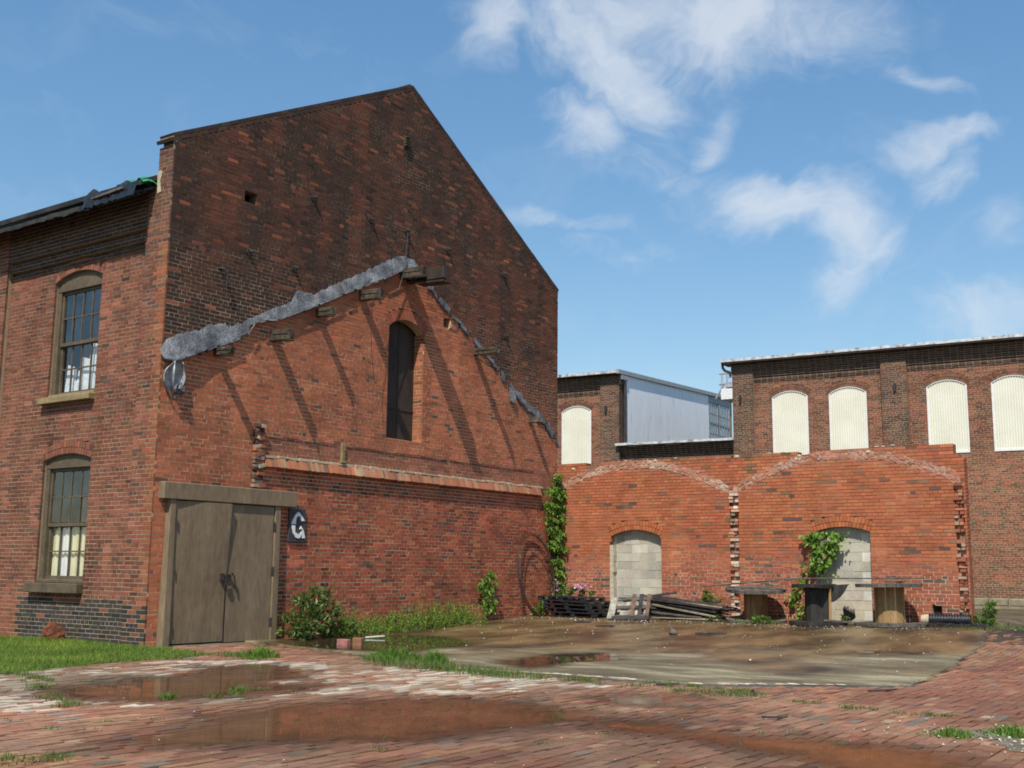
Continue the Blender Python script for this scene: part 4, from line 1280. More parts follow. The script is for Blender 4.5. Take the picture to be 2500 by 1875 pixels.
# ================================================================== ruined wall with blocked doorways
TOP_A = [(0, 3.66), (.766, 3.63), (1.16, 3.60), (1.17, 3.66), (4.46, 3.645), (4.47, 3.585), (4.69, 3.585), (4.70, 3.665), (5.95, 3.65), (5.96, 3.57), (6.18, 3.57), (6.19, 3.62), (7.2, 3.65), (7.6, 3.68), (9.04, 3.66), (9.06, 3.60), (9.11, 3.44), (9.24, 3.40)]
ARC_L = [(0.02, 3.06), (.15, 3.12), (.61, 3.29), (1.04, 3.42), (1.455, 3.50), (1.89, 3.535), (2.32, 3.54), (2.75, 3.50), (3.16, 3.41), (3.56, 3.27), (3.96, 3.11), (4.22, 2.985), (4.45, 2.88)]
ARC_R = [(4.55, 2.90), (4.75, 3.02), (5.055, 3.14), (5.257, 3.225), (5.555, 3.33), (5.922, 3.45), (6.281, 3.52), (6.748, 3.525), (7.204, 3.51), (7.539, 3.49), (7.867, 3.43), (8.292, 3.30), (8.605, 3.20), (8.911, 3.08), (9.15, 2.93)]
def arc_d(u, z):
    d = 9
    for A in (ARC_L, ARC_R):
        if A[0][0] <= u <= A[-1][0]: d = min(d, abs(z - interp(A, u)) * .93)
    return d

def col_arch(u, z, h):
    n = fbm(u, z, .6, 4, 41.); n2 = fbm(u, z, 1.7, 4, 44.)
    c = (.36, .108, .052)
    c = lerp(c, (.40, .132, .060), max(0, min(1, .5 + n)))
    low = smooth(1.9, .9, z + .5 * n)
    c = lerp(c, (.315, .098, .058), low)
    r = RNG.random()
    if r < .016 + .09 * low * (1 if h else .3): c = (.115, .075, .062)
    elif r < .075 + .06 * low: c = lerp((.26, .135, .075), (.20, .11, .066), RNG.random())
    elif r < .17: c = (.40, .15, .07)
    d = arc_d(u, z)
    if d < .22: c = lerp(c, (.46, .25, .18), .6 * (1 - d / .22) * RNG.uniform(.3, 1))
    if z > 3.5: c = lerp(c, (.20, .10, .06), .3 * RNG.random())
    if abs(u - 4.9) < .09 and z > 3.2: c = lerp(c, (.10, .085, .05), .75)
    return vary(c, .075, .04)

DOORS = [(1.47, 2.72, 1.94, .14), (6.25, 7.39, 1.985, .10)]

def build_arch_wall():
    T = thing('ruined_brick_wall', (4.6, .1, .12), 'low orange brick wall with two arch scars and block filled doorways', 'wall')
    br, mo = Bricks(), MB()
    def iv(z):
        z += -.05
        I = []
        # wall extent under the ragged top
        us = [i * .05 for i in range(185)]
        run = None
        for u in us:
            if z < interp(TOP_A, u) - .02:
                if run is None: run = u
                last = u
            elif run is not None: I.append((run, last)); run = None
        if run is not None: I.append((run, 9.235))
        I = [(max(a, .03), b) for a, b in I]
        for x0, x1, zs, rise in DOORS:
            c, hw = (x0 + x1) / 2, (x1 - x0) / 2
            if z <= zs: I = cut(I, x0, x1)
            else:
                w = arch_half(z, zs, hw, rise, .209)
                if w > 0: I = cut(I, c - w, c + w)
        if z < 1.80: I = cut(I, 1.43, 1.48)
        if z < 1.89: I = cut(I, 2.70, 2.75)
        I = cut(I, 4.40, 4.60) if z < 2.86 else I
        I = cut(I, 9.035, 9.20) if z < 2.82 else I
        if .36 < z < .56: I = cut(I, 8.52, 8.70)
        return I
    def drop(u, z):
        z -= .05
        if arc_d(u, z) < .05: return True
        if z > 3.55 and RNG.random() < .04: return True
        return False
    vis = lambda u, z: not (z < .75 and (u < 4.5 or 5 < u < 8.3)) and not (u < .4)
    lay(br, mo, (0, 0, .05 - .0677 * 2), (1, 0, 0), (0, -1, 0), 0, 3.85, lambda z: iv(z + .1 - .1354), lambda u, z, h: col_arch(u, z - .0854, h),
        jit=.0022, mdepth=.24, mrec=.0045, drop=lambda u, z: drop(u, z - .0354), keepf=lambda u, z: vis(u, z), tilt=.006)
    for x0, x1, zs, rise in DOORS:
        arch_ring(br, (0, 0, 0), (1, 0, 0), (0, -1, 0), (x0 + x1) / 2, zs, (x1 - x0) / 2, rise, .098,
                  lambda u, z, h: vary((.39, .125, .052), .12), 2, .08, .004, mort=mo)
    # rough remains of the vaults: chunks along both arcs
    bed = MB()
    for A in (ARC_L, ARC_R):
        u = A[0][0]
        while u < A[-1][0]:
            z0 = interp(A, u); sl = (interp(A, u + .05) - interp(A, u - .05)) / .1
            e = Vector((1, 0, sl)).normalized(); nn = Vector((-e.z, 0, e.x))
            for k in (-1.5, -.5, .5, 1.5):
                if RNG.random() < .10: continue
                c = Vector((u + RNG.gauss(0, .02), 0, z0)) + nn * (k * .042 + RNG.gauss(0, .010))
                if c.z > interp(TOP_A, min(9.2, max(0, c.x))) - .03: continue
                a = RNG.gauss(0, .25)
                ee = (e * math.cos(a) + nn * math.sin(a)); n2 = (nn * math.cos(a) - e * math.sin(a))
                pl = smooth(-.15, .35, mnoise.noise(Vector((u * 1.3, 3, 8))))
                cc = lerp(RNG.choice([(.38, .16, .10), (.36, .13, .08), (.42, .22, .15), (.40, .19, .13)]), RNG.choice([(.48, .33, .25), (.52, .42, .32), (.56, .47, .37), (.38, .29, .21)]), max(.12, pl) * RNG.uniform(.5, 1))
                pr = RNG.uniform(-.004, .014)
                br.add(c + Vector((0, -pr + .03, 0)), ee * RNG.uniform(.022, .05), n2 * RNG.uniform(.012, .026), Vector((0, -.03, 0)), vary(cc, .10), False)
            u += RNG.uniform(.04, .075)
        for i in range(120):                                        # pale bedding mortar left in the groove
            ua = A[0][0] + (A[-1][0] - A[0][0]) * i / 120; ub = A[0][0] + (A[-1][0] - A[0][0]) * (i + 1) / 120
            za, zb = interp(A, ua), interp(A, ub)
            q = [(ua, za - .085), (ub, zb - .085), (ub, min(zb + .075, interp(TOP_A, ub) - .035)), (ua, min(za + .075, interp(TOP_A, ua) - .035))]
            bed.prism([(p[0], .0022, p[1]) for p in q], (0, -.05, 0))
    # toothed scars where cross walls were torn away
    for u0, u1, zt in ((4.40, 4.60, 2.90), (9.035, 9.20, 2.84)):
        z = .05; k = 0
        mo.box(u0 - .01, u1 + .01, .06, .24, 0, zt + .03)
        while z < zt:
            r = RNG.random()
            if r < .14 and u0 > 9 or r < .10: z += COURSE; k += 1; continue
            m = RNG.choice([1, 2, 2])
            for q in range(m):
                w = (u1 - u0) / m
                uc = u0 + (q + .5) * w + RNG.gauss(0, .012)
                cc = RNG.choice([(.48, .29, .21), (.52, .42, .32), (.43, .22, .15), (.56, .48, .39), (.36, .12, .07), (.40, .28, .20)] if u0 < 9 else [(.36, .13, .075), (.38, .16, .095), (.33, .11, .06), (.42, .28, .19), (.27, .10, .06)])
                br.add((uc, .03 - RNG.uniform(-.025, .045), z + COURSE / 2 + RNG.gauss(0, .004)), (w / 2 - .006, RNG.gauss(0, .008), 0), (0, 0, RNG.uniform(.022, .032)), (0, -.035, 0), vary(cc, .14), False)
            z += COURSE; k += 1
        br.add(((u0 + u1) / 2, .0, zt), ((u1 - u0) / 2, 0, 0), (0, 0, .02), (0, -.02, 0), (.5, .33, .25), False)
    # right end of the wall, a smooth edge strip
    lay(br, None, (9.238, 0, .0), (0, 1, 0), (1, 0, 0), 0, 3.4, lambda z: [(.032, .24)], lambda u, z, h: vary((.33, .10, .05), .1), jit=.002)
    br.emit(T, 'brick', 'brick', 'brickwork')
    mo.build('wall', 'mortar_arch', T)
    bed.build('vault_mortar', 'vault', T)
    # loose bits of mortar along the top
    tp = MB()
    u = .1
    while u < 9.1:
        if RNG.random() < .35:
            tp.lumps((u, RNG.uniform(.03, .2), interp(TOP_A, u) - .01), RNG.uniform(.02, .045), int(u * 40), 1, squash=(1.4, 1, .5))
        u += .12
    for uu, zz in ((.45, 3.50), (4.58, 3.60), (5.98, 3.54), (2.62, 3.60), (7.42, 3.56)):
        tp.lumps((uu, .02, zz), .05, int(uu * 9), 2, squash=(1.3, .8, .8))
    tp.build('mortar_rubble', 'plaster', T, kind='stuff')
    # block infill
    for di, (x0, x1, zs, rise) in enumerate(DOORS):
        a, b = (1.44, 2.745) if di == 0 else (6.25, 7.39)
        cm = Bricks(); yb = .155
        z = 1.756 + .19 if di == 0 else 1.772 + .19
        z0 = z - .1905 * 11
        k = 0; zz = z0
        while zz < zs + rise:
            off = (.0 if k % 2 else -.2) - (.09 if di else .0)
            x = (1.535 if di == 0 else a) + off
            while x < b:
                p, q = max(x, 1.535 if di == 0 else a), min(x + .39, b)
                x += .40
                if q - p < .03: continue
                if zz > zs - .1 and di == 0 and (p > 2.69 or q < 1.5): continue
                t = RNG.random()
                c = lerp((.395, .37, .30), (.455, .43, .355), t) if RNG.random() < .82 else (.35, .335, .28)
                if di == 1:
                    c = lerp(c, (.58, .50, .33), .55 * smooth(1.2, .4, zz)); c = lerp(c, (.48, .45, .36), .35)
                    if q > b - .01 and q - p < .25: c = (.60, .58, .50)
                if k == 9 and di == 0 and .5 < t < .8: c = (.52, .48, .40)
                cm.add(((p + q) / 2, yb + .02 + RNG.gauss(0, .002), zz + .095), ((q - p) / 2 - .004, 0, 0), (0, 0, .0905), (0, -.02, 0), vary(c, .05, .02))
            zz += .1905; k += 1
        cm.emit(T, 'cmu', 'concrete_block', 'blockwork')
        mb = MB(); mb.box(a - .02, b + .02, yb + .004, yb + .2, 0, zs + rise + .02)
        if di == 0:
            for zz in [i * .12 for i in range(1, 15)]:                # smeared mortar up the left jamb
                mb.obox((1.475 + RNG.gauss(0, .008), .09, zz), (.045 + RNG.uniform(0, .02), 0, 0), (0, .08, 0), (0, 0, .062))
        mb.build('mortar_bed', 'cmu_mortar', T)
    v = MB(); v.box(8.51, 8.71, .10, .2, .35, .57); v.build('hole', 'void', T)
    v = MB(); v.prism([(1.48, -.004, 1.80), (1.62, -.004, 1.80), (1.58, -.004, 1.60), (1.55, -.004, 1.60)][::-1], (0, -.03, 0)); 
    return T

# ================================================================== long mill building behind
DRV = Vector((0.99654449, 0.08306067, 0)); FNV = Vector((-0.08306067, 0.99654449, 0)); FC = 13.98976
def fw(s, off, z): return DRV * s + FNV * (FC + off) + Vector((0, 0, z))

def col_far(s, z, h, pil=False):
    n = fbm(s, z, .6, 4, 61.); n2 = fbm(s, z, 1.8, 4, 64.)
    if pil:
        c = lerp((.085, .052, .040), (.155, .078, .050), max(0, min(1, .5 + n2 + .6 * n)))
        if RNG.random() < .1: c = (.18, .075, .045)
    elif z < 5.0:
        c = (.235, .092, .052); c = tuple(v * (1 + .3 * n) for v in c)
        if RNG.random() < .16: c = (.135, .085, .05)
        if z < .8: c = lerp(c, (.10, .06, .045), .55)
    else:
        c = (.205, .078, .046); c = tuple(v * (1 + .35 * n + .2 * n2) for v in c)
        if RNG.random() < .2: c = (.12, .065, .045)
    return vary(c, .13, .05)

def fbox(mb, s0, s1, o0, o1, z0, z1):
    P = [fw(s, o, z) for z in (z0, z1) for s, o in ((s0, o0), (s1, o0), (s1, o1), (s0, o1))]
    mb.hexa(P)

def build_mill():
    T = thing('mill_building', fw(1.5, 0, -.5), 'long dark brick mill with arched windows blanked by cream panels', 'building')
    br, mo = Bricks(), MB()
    wins = [(-7.36, -6.13), (.79, 2.01), (2.73, 3.955), (5.85, 7.06), (7.78, 8.99), (10.9, 12.1)]
    ZS, RISE = 7.07, .20
    org = lambda off: FNV * (FC + off)
    N = -FNV
    def iv(s0, s1, zlo, zhi, low=False):
        def f(z):
            if not (zlo <= z < zhi): return []
            I = [(s0, s1)]
            for a, b in wins:
                c, hw = (a + b) / 2, (b - a) / 2
                if 4.93 < z <= ZS: I = cut(I, a, b)
                elif z > ZS:
                    w = arch_half(z, ZS, hw, RISE, .215)
                    if w > 0: I = cut(I, c - w, c + w)
            if 1.2 < z < 2.1: I = cut(I, 8.86, 9.9)
            return I
        return f
    panels = [(-9.9, -5.70), (.16, 4.46), (5.28, 9.49)]
    for a, b in panels:
        low = b > 6
        zl = .48 if low else 4.3
        lay(br, mo, org(0), DRV, N, zl, 7.64, iv(a, b, zl, 7.62), lambda s, z, h: col_far(s, z, h), jit=.002, mdepth=.2)
    lay(br, mo, org(0), DRV, N, .48, 4.3, iv(6.4, 5.28 + .0, .48, 4.3), lambda s, z, h: col_far(s, z, h)) if False else None
    # corbel tables over the panels, stepping out course by course
    for a, b in panels + [(9.49, 10.3)]:
        for k in range(10):
            z = 7.64 + k * COURSE
            off = -.018 * (k + 1) + (.02 if k % 3 == 2 else 0)
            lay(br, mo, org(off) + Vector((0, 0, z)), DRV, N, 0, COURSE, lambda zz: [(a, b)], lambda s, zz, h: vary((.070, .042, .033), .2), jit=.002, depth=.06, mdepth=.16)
    piers = [(-5.70, -4.93), (-.58, .16), (4.46, 5.28), (9.49, 10.3)]
    for a, b in piers:
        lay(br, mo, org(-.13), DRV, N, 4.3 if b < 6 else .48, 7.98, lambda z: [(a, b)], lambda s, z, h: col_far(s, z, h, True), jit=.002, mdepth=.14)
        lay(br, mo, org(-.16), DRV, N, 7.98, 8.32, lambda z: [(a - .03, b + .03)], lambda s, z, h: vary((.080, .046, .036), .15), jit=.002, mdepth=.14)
    lay(br, mo, org(-.05), DRV, N, .48, 4.95, lambda z: [(5.0, 9.5)] if False else [], lambda s, z, h: col_far(s, z, h))
    for a, b in wins:
        arch_ring(br, org(0), DRV, N, (a + b) / 2, ZS, (b - a) / 2, RISE, .098, lambda u, z, h: vary((.175, .085, .052), .16), 2, .05, .006, mort=mo)
    # sides of the end piers (facing +s), left block
    for s0 in (-4.93,):
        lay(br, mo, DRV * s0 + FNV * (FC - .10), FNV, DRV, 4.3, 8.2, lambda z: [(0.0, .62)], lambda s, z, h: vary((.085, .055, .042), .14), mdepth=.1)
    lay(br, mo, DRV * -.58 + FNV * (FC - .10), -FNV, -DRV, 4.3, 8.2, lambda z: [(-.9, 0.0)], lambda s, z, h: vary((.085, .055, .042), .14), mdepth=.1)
    # link wall between the blocks
    lay(br, mo, org(.04), DRV, N, 4.3, 5.30, lambda z: [(-4.93, -.58)], lambda s, z, h: vary((.060, .038, .030), .2), jit=.002)
    for k in range(5):
        lay(br, mo, org(.02 - .035 * k) + Vector((0, 0, 5.30 + k * COURSE)), DRV, N, 0, COURSE, lambda z: [(-4.93, -.58)], lambda s, z, h: vary((.052, .034, .028), .2), jit=.002, depth=.06, mdepth=.16)
    br.emit(T, 'brick', 'brick', 'brickwork')
    mo.build('wall', 'mortar_far', T)
    # eaves boards with flaking white paint
    def eave(s0, s1, o0, o1, z0, z1, n):
        e = MB()
        for i in range(n):
            a = s0 + (s1 - s0) * i / n; b = s0 + (s1 - s0) * (i + 1) / n
            d0, d1 = (.012 * mnoise.noise(Vector((q * 3, z0, 1))) for q in (a, b))
            P = [fw(a, o0, z0 + d0), fw(b, o0, z0 + d1), fw(b, o1, z0 + d1), fw(a, o1, z0 + d0), fw(a, o0, z1 + d0), fw(b, o0, z1 + d1), fw(b, o1, z1 + d1), fw(a, o1, z1 + d0)]
            e.hexa(P)
        return e
    eave(-10, -4.88, -.42, -.2, 8.335, 8.43, 16).build('eaves_board', 'eave_white', T)
    eave(-.90, 13, -.42, -.2, 8.375, 8.465, 40).build('eaves_board', 'eave_white', T)
    eave(-5.02, -.55, -.30, .1, 5.665, 5.745, 14).build('parapet_cap', 'eave_white', T)
    so = MB(); fbox(so, -10, -4.9, -.40, .3, 8.31, 8.335); fbox(so, -.88, 13, -.40, .3, 8.32, 8.375); so.build('soffit', 'dark_wood', T)
    # solid bodies and roofs behind
    bd = MB(); fbox(bd, -16, -4.96, .25, 12, 0, 8.3); fbox(bd, -.55, 14, .25, 12, -1, 8.3); fbox(bd, -4.96, -.55, .25, 12, 0, 5.6)
    for s0, s1 in ((-16, -4.96), (-.55, 14)):
        P = [fw(s0, .25, 8.28), fw(s1, .25, 8.28), fw(s1, 12, 8.28), fw(s0, 12, 8.28), fw(s0, .25, 8.40), fw(s1, .25, 8.40), fw(s1, 12, 8.98), fw(s0, 12, 8.98)]
        bd.hexa(P)
    bd.build('rear_wall', 'mortar_far', T)
    ro = MB()
    for s0, s1 in ((-16, -4.84), (-.86, 14)):
        P = [fw(s0, -.40, 8.44), fw(s1, -.40, 8.44), fw(s1, 12, 9.05), fw(s0, 12, 9.05)]
        ro.prism(P, (0, 0, .05))
    P = [fw(-4.96, -.1, 5.62), fw(-.55, -.1, 5.62), fw(-.55, 12, 6.3), fw(-4.96, 12, 6.3)]; ro.prism(P, (0, 0, .05))
    ro.build('roof', 'roofing', T)
    # fascia down the side of the left block and the pale metal cladding under it
    fa = MB()
    q = lambda o: 8.44 + (o + .4) * .0492
    fa.hexa([fw(-4.90, -.42, q(-.42) - .13), fw(-4.80, -.42, q(-.42) - .13), fw(-4.80, 11.6, q(11.6) - .13), fw(-4.90, 11.6, q(11.6) - .13),
             fw(-4.90, -.42, q(-.42) + .02), fw(-4.80, -.42, q(-.42) + .02), fw(-4.80, 11.6, q(11.6) + .02), fw(-4.90, 11.6, q(11.6) + .02)])
    fa.build('eaves_board', 'steel_grey', T)
    n = 14
    for k in range(n):
        o0, o1 = .42 + (8.9 - .42) * k / n, .42 + (8.9 - .42) * (k + 1) / n - .004
        p = MB()
        p.hexa([fw(-4.925, o0, 5.6), fw(-4.90, o0, 5.6), fw(-4.90, o1, 5.6), fw(-4.925, o1, 5.6), fw(-4.925, o0, q(o0) - .06), fw(-4.90, o0, q(o0) - .06), fw(-4.90, o1, q(o1) - .06), fw(-4.925, o1, q(o1) - .06)])
        p.build('cladding_panel', 'pale_sheet', T)
    pi = MB(); fbox(pi, -4.93, -4.86, .30, .42, 5.6, 8.2); fbox(pi, -4.93, -4.80, -.12, .42, 8.14, 8.30); pi.build('corner_board', 'steel_grey', T)
    pi = MB(); pi.tube([fw(-4.84, .20, 5.9), fw(-4.84, .22, 8.0)], .05, 8); pi.build('downpipe', 'iron', T)
    # side windows beyond the cladding
    for a, b in ((8.98, 9.95), (10.1, 11.4)):
        f = MB()
        zt, zm, zb = q(a) - .42, 7.62, 6.1
        def side(o0, o1, z0, z1, d0=-4.925, d1=-4.88):
            f.hexa([fw(d0, o0, z0), fw(d1, o0, z0), fw(d1, o1, z0), fw(d0, o1, z0), fw(d0, o0, z1), fw(d1, o0, z1), fw(d1, o1, z1), fw(d0, o1, z1)])
        side(a - .12, a, zb, zt + .1); side(b, b + .14, zb, zt + .1); side(a, b, zt, zt + .10); side(a, b, zm - .05, zm + .05)
        for i in range(1, 4): side(a + (b - a) * i / 4 - .02, a + (b - a) * i / 4 + .02, zb, zt, -4.92, -4.895)
        for z in (7.15, 8.02): side(a, b, z - .02, z + .02, -4.92, -4.894)
        w = f.build('sash_window', 'steel_grey', T)
        g = MB(); g.poly([fw(-4.91, a, zb), fw(-4.91, b, zb), fw(-4.91, b, zt), fw(-4.91, a, zt)]); g.build('pane', 'glass', w)
        g = MB(); g.poly([fw(-4.945, a, zb), fw(-4.945, b, zb), fw(-4.945, b, zt), fw(-4.945, a, zt)]); g.build('interior', 'void', w)
    hd = MB(); hd.hexa([fw(-4.93, 8.92, q(9) - .42 + .1), fw(-4.895, 8.92, q(9) - .42 + .1), fw(-4.895, 11.6, q(11.6) - .5), fw(-4.93, 11.6, q(11.6) - .5), fw(-4.93, 8.92, q(9) - .06), fw(-4.895, 8.92, q(9) - .06), fw(-4.895, 11.6, q(11.6) - .06), fw(-4.93, 11.6, q(11.6) - .06)])
    hd.build('window_head', 'steel_grey', T)
    # cream ribbed panels in white frames
    for a, b in wins[:5]:
        c, hw = (a + b) / 2, (b - a) / 2
        rad = (hw * hw + RISE * RISE) / (2 * RISE); zc = ZS + RISE - rad
        top = lambda s: zc + math.sqrt(max(0, rad * rad - (s - c) ** 2))
        p = MB(); nr = 15; fx = .035
        for i in range(nr):
            w = (b - a - 2 * fx) / nr; s0 = a + fx + i * w
            V = []
            for s, o in ((s0, .015), (s0 + w * .62, .015), (s0 + w * .72, -.012), (s0 + w * .92, -.012), (s0 + w, .015)):
                V += [fw(s, o, 4.99), fw(s, o, top(s) - .006)]
            p.mesh(V, [(2 * j, 2 * j + 2, 2 * j + 3, 2 * j + 1) for j in range(4)])
        pp = p.build('window_panel', 'cream_metal', T)
        f = MB(); fbox(f, a - .004, a + fx, -.022, .05, 4.93, ZS + .0); fbox(f, b - fx, b + .004, -.022, .05, 4.93, ZS + .0)
        fbox(f, a + fx, b - fx, -.024, .05, 4.93, 5.0)
        for i in range(12):
            s0 = a + (b - a) * i / 12; s1 = a + (b - a) * (i + 1) / 12
            f.hexa([fw(s0, -.022, top(s0) - .02), fw(s1, -.022, top(s1) - .02), fw(s1, .05, top(s1) - .02), fw(s0, .05, top(s0) - .02),
                    fw(s0, -.022, top(s0)), fw(s1, -.022, top(s1)), fw(s1, .05, top(s1)), fw(s0, .05, top(s0))])
        f.build('frame', 'white_paint', pp)
    # iron fittings on the piers, gutter bracket, rooftop railing
    for s, z in ((-5.455, 7.06), (-.30, 7.09), (4.90, 7.14)):
        m = MB(); fbox(m, s - .03, s + .03, -.20, -.13, z - .16, z + .12); fbox(m, s - .06, s + .05, -.17, -.13, z - .02, z + .10); m.build('wall_anchor', 'iron', T)
    m = MB(); m.tube([fw(-.86, -.30, 8.36), fw(-.86, -.28, 8.20), fw(-.80, -.22, 8.10), fw(-.66, -.18, 8.05), fw(-.62, -.16, 7.9)], .05, 8); m.build('gutter_elbow', 'iron', T)
    r = MB(); O = 3.0
    for s in (-2.10, -1.9, -1.35): r.tube([fw(s, O, 7.7), fw(s, O, 8.62)], .035, 6)
    r.tube([fw(-2.2, O, 8.60), fw(-.6, O, 8.60)], .035, 6); r.tube([fw(-1.95, O + .3, 8.50), fw(-.6, O + .3, 8.50)], .03, 6)
    r.tube([fw(-2.2, O, 8.20), fw(-.6, O, 8.20)], .05, 6); fbox(r, -1.95, -.6, O - .1, O + .8, 8.06, 8.24); r.tube([fw(-2.35, O, 7.65), fw(-2.05, O, 8.15)], .04, 6)
    r.build('roof_railing', 'steel_grey', T)
    t = MB(); fbox(t, -2.0, -.62, 2.6, 3.6, 7.55, 7.95); t.build('roof_tank', 'white_paint', T)
    # concrete footing with notched capping blocks
    f = MB(); fbox(f, 5.0, 13, -.35, .0, -1.0, .25); fbox(f, 5.0, 13, -.10, .02, .25, .475); f.build('footing', 'concrete_old', T)
    for a, b in ((6.90, 7.38), (7.46, 7.94), (8.02, 8.5), (8.58, 9.06), (9.14, 9.62)):
        k = MB(); fbox(k, a, b, -.36, -.105, .26, .46); k.build('footing_block', 'concrete_old', T, bevel=.012)
    return T

# ================================================================== things in the yard
def sign_board():
    T = thing('letter_sign', (.02, -8.35, 1.6), 'dark grey board with large white letter G beside the door', 'sign')
    b = MB(); b.box(.006, .04, -8.575, -8.185, 1.597, 2.175); b.build('board', 'sign_board', T, bevel=.004)
    def P(pts):
        o = []
        for x, y in pts:
            u = (x - (150 - (y - 110) * 80 / 1430)) / 700 * .39
            o.append((.056, -8.575 + u, 2.175 - (y - 110) / 1430 * .578))
        return o
    g = MB()
    for pts in ([(185, 765), (240, 600), (390, 340), (490, 240), (560, 290), (770, 612), (610, 632), (550, 410), (430, 450), (390, 570), (370, 785)],
                [(200, 812), (350, 842), (335, 1100), (410, 1170), (480, 1198), (550, 1180), (655, 1035), (660, 1130), (640, 1220), (500, 1385), (350, 1348), (260, 1185), (215, 960)],
                [(585, 835), (690, 985), (535, 985)], [(662, 1000), (692, 985), (765, 1362), (635, 1362), (662, 1130)]):
        q = P(pts)
        A = sum(a[1] * b[2] - b[1] * a[2] for a, b in zip(q, q[1:] + q[:1]))
        g.prism(q if A > 0 else q[::-1], (.016, 0, 0))
    g.build('letter', 'white_paint', T)

def cable_hoop():
    T = MB()
    for k, (r, lean, oy, ph) in enumerate(((.93, .34, .0, 0), (.905, .33, .02, 1), (.82, .30, .05, 3))):
        pts = []
        for i in range(49):
            a = 2 * math.pi * i / 48
            y = -1.18 + oy + .72 * r / .93 * math.sin(a) + .012 * math.sin(3 * a + ph)
            h = r * (1 - math.cos(a)) * 1.0 + .012 * math.sin(2 * a + ph)
            pts.append((.06 + lean * (1 - h / (2 * r)) * .95 + .01 * k, y, gz(.3, -1.2) + .02 + h * .985))
        T.tube(pts, .011, 6)
    tag(T.build('cable_loop', 'rubber', smooth=True), 'large rusty brown loop of cable leaning against the gable wall', 'cable')

def reel(x, y, h, r_top, r_bot, r_core, mats, label, tilt=(0, 0), broken=False, yaw=0):
    z0 = gz(x, y)
    T = thing('cable_reel', (x, y, z0), label, 'cable reel', 'old wooden cable reels along the ruined wall')
    mat_core, mat_fl = mats
    t = .066
    def flange(z, r, name):
        n = 7; w = 2 * r / n
        root = None
        for k in range(n):
            a = -r + k * w + .003; b = a + w - .006
            P = []
            m = 8
            for i in range(m + 1):
                u = a + (b - a) * i / m; P.append((u, math.sqrt(max(.0004, r * r - u * u))))
            out = [(u, v) for u, v in P] + [(u, -v) for u, v in P[::-1]]
            ca, sa = math.cos(yaw + .3), math.sin(yaw + .3)
            out = [(x + u * ca - v * sa, y + u * sa + v * ca, z0 + z + t) for u, v in out]
            A = sum(p[0] * q[1] - q[0] * p[1] for p, q in zip(out, out[1:] + out[:1]))
            mb = MB(); mb.prism(out if A > 0 else out[::-1], (0, 0, t * RNG.uniform(.92, 1.0)))
            mb.build(name, mat_fl, T)
        return root
    flange(0.0, r_bot, 'bottom_plank')
    if not broken: flange(h - t, r_top, 'top_plank')
    ns = 14
    for k in range(ns):
        a0 = 2 * math.pi * k / ns + yaw; a1 = 2 * math.pi * (k + .965) / ns + yaw
        ri = r_core - .03; j = RNG.uniform(-.006, .006)
        P = []
        for z in (t, h - t):
            for r, a in ((r_core + j, a0), (r_core + j, a1), (ri, a1), (ri, a0)):
                P.append((x + r * math.cos(a), y + r * math.sin(a), z0 + z))
        mb = MB(); mb.hexa(P); mb.build('stave', mat_core, T)
    if broken:
        # half of the top is whole, the other half has split and hangs down to the right
        out = []
        for i in range(13):
            a = math.pi / 2 + math.pi * i / 12
            out.append((x + r_top * math.cos(a) + .02, y + r_top * math.sin(a) * .9, z0 + h + .03 * math.cos(a)))
        out += [(x + .26, y - .46, z0 + h - .01), (x + .32, y + .1, z0 + h - .01), (x + .22, y + .4, z0 + h)]
        A = sum(p[0] * q[1] - q[0] * p[1] for p, q in zip(out, out[1:] + out[:1]))
        mb = MB(); mb.prism(out if A > 0 else out[::-1], (0, 0, t)); mb.build('top_plank', mat_fl, T)
        e = Vector((.90, .42, 0)); o = Vector((x, y - .12, z0 + h - .02))
        P = [(.02, 0), (.02, -.36), (.22, -.35), (.36, -.30), (.46, -.22), (.54, -.12), (.60, 0.0), (.63, .03), (.4, .01), (.3, .03)]
        P = [o + e * u + Vector((0, 0, v)) for u, v in P]
        mb = MB(); mb.prism(P, Vector((.42, -.90, 0)) * .045); mb.build('top_plank', mat_fl, T)
        mb = MB(); mb.obox((x + .27, y - .10, z0 + h / 2), (.02, .01, 0), (-.008, .016, 0), (0, 0, h / 2 - .03)); mb.build('stave', 'spool_tan', T)
    T.rotation_euler = (tilt[0], tilt[1], 0)
    return T

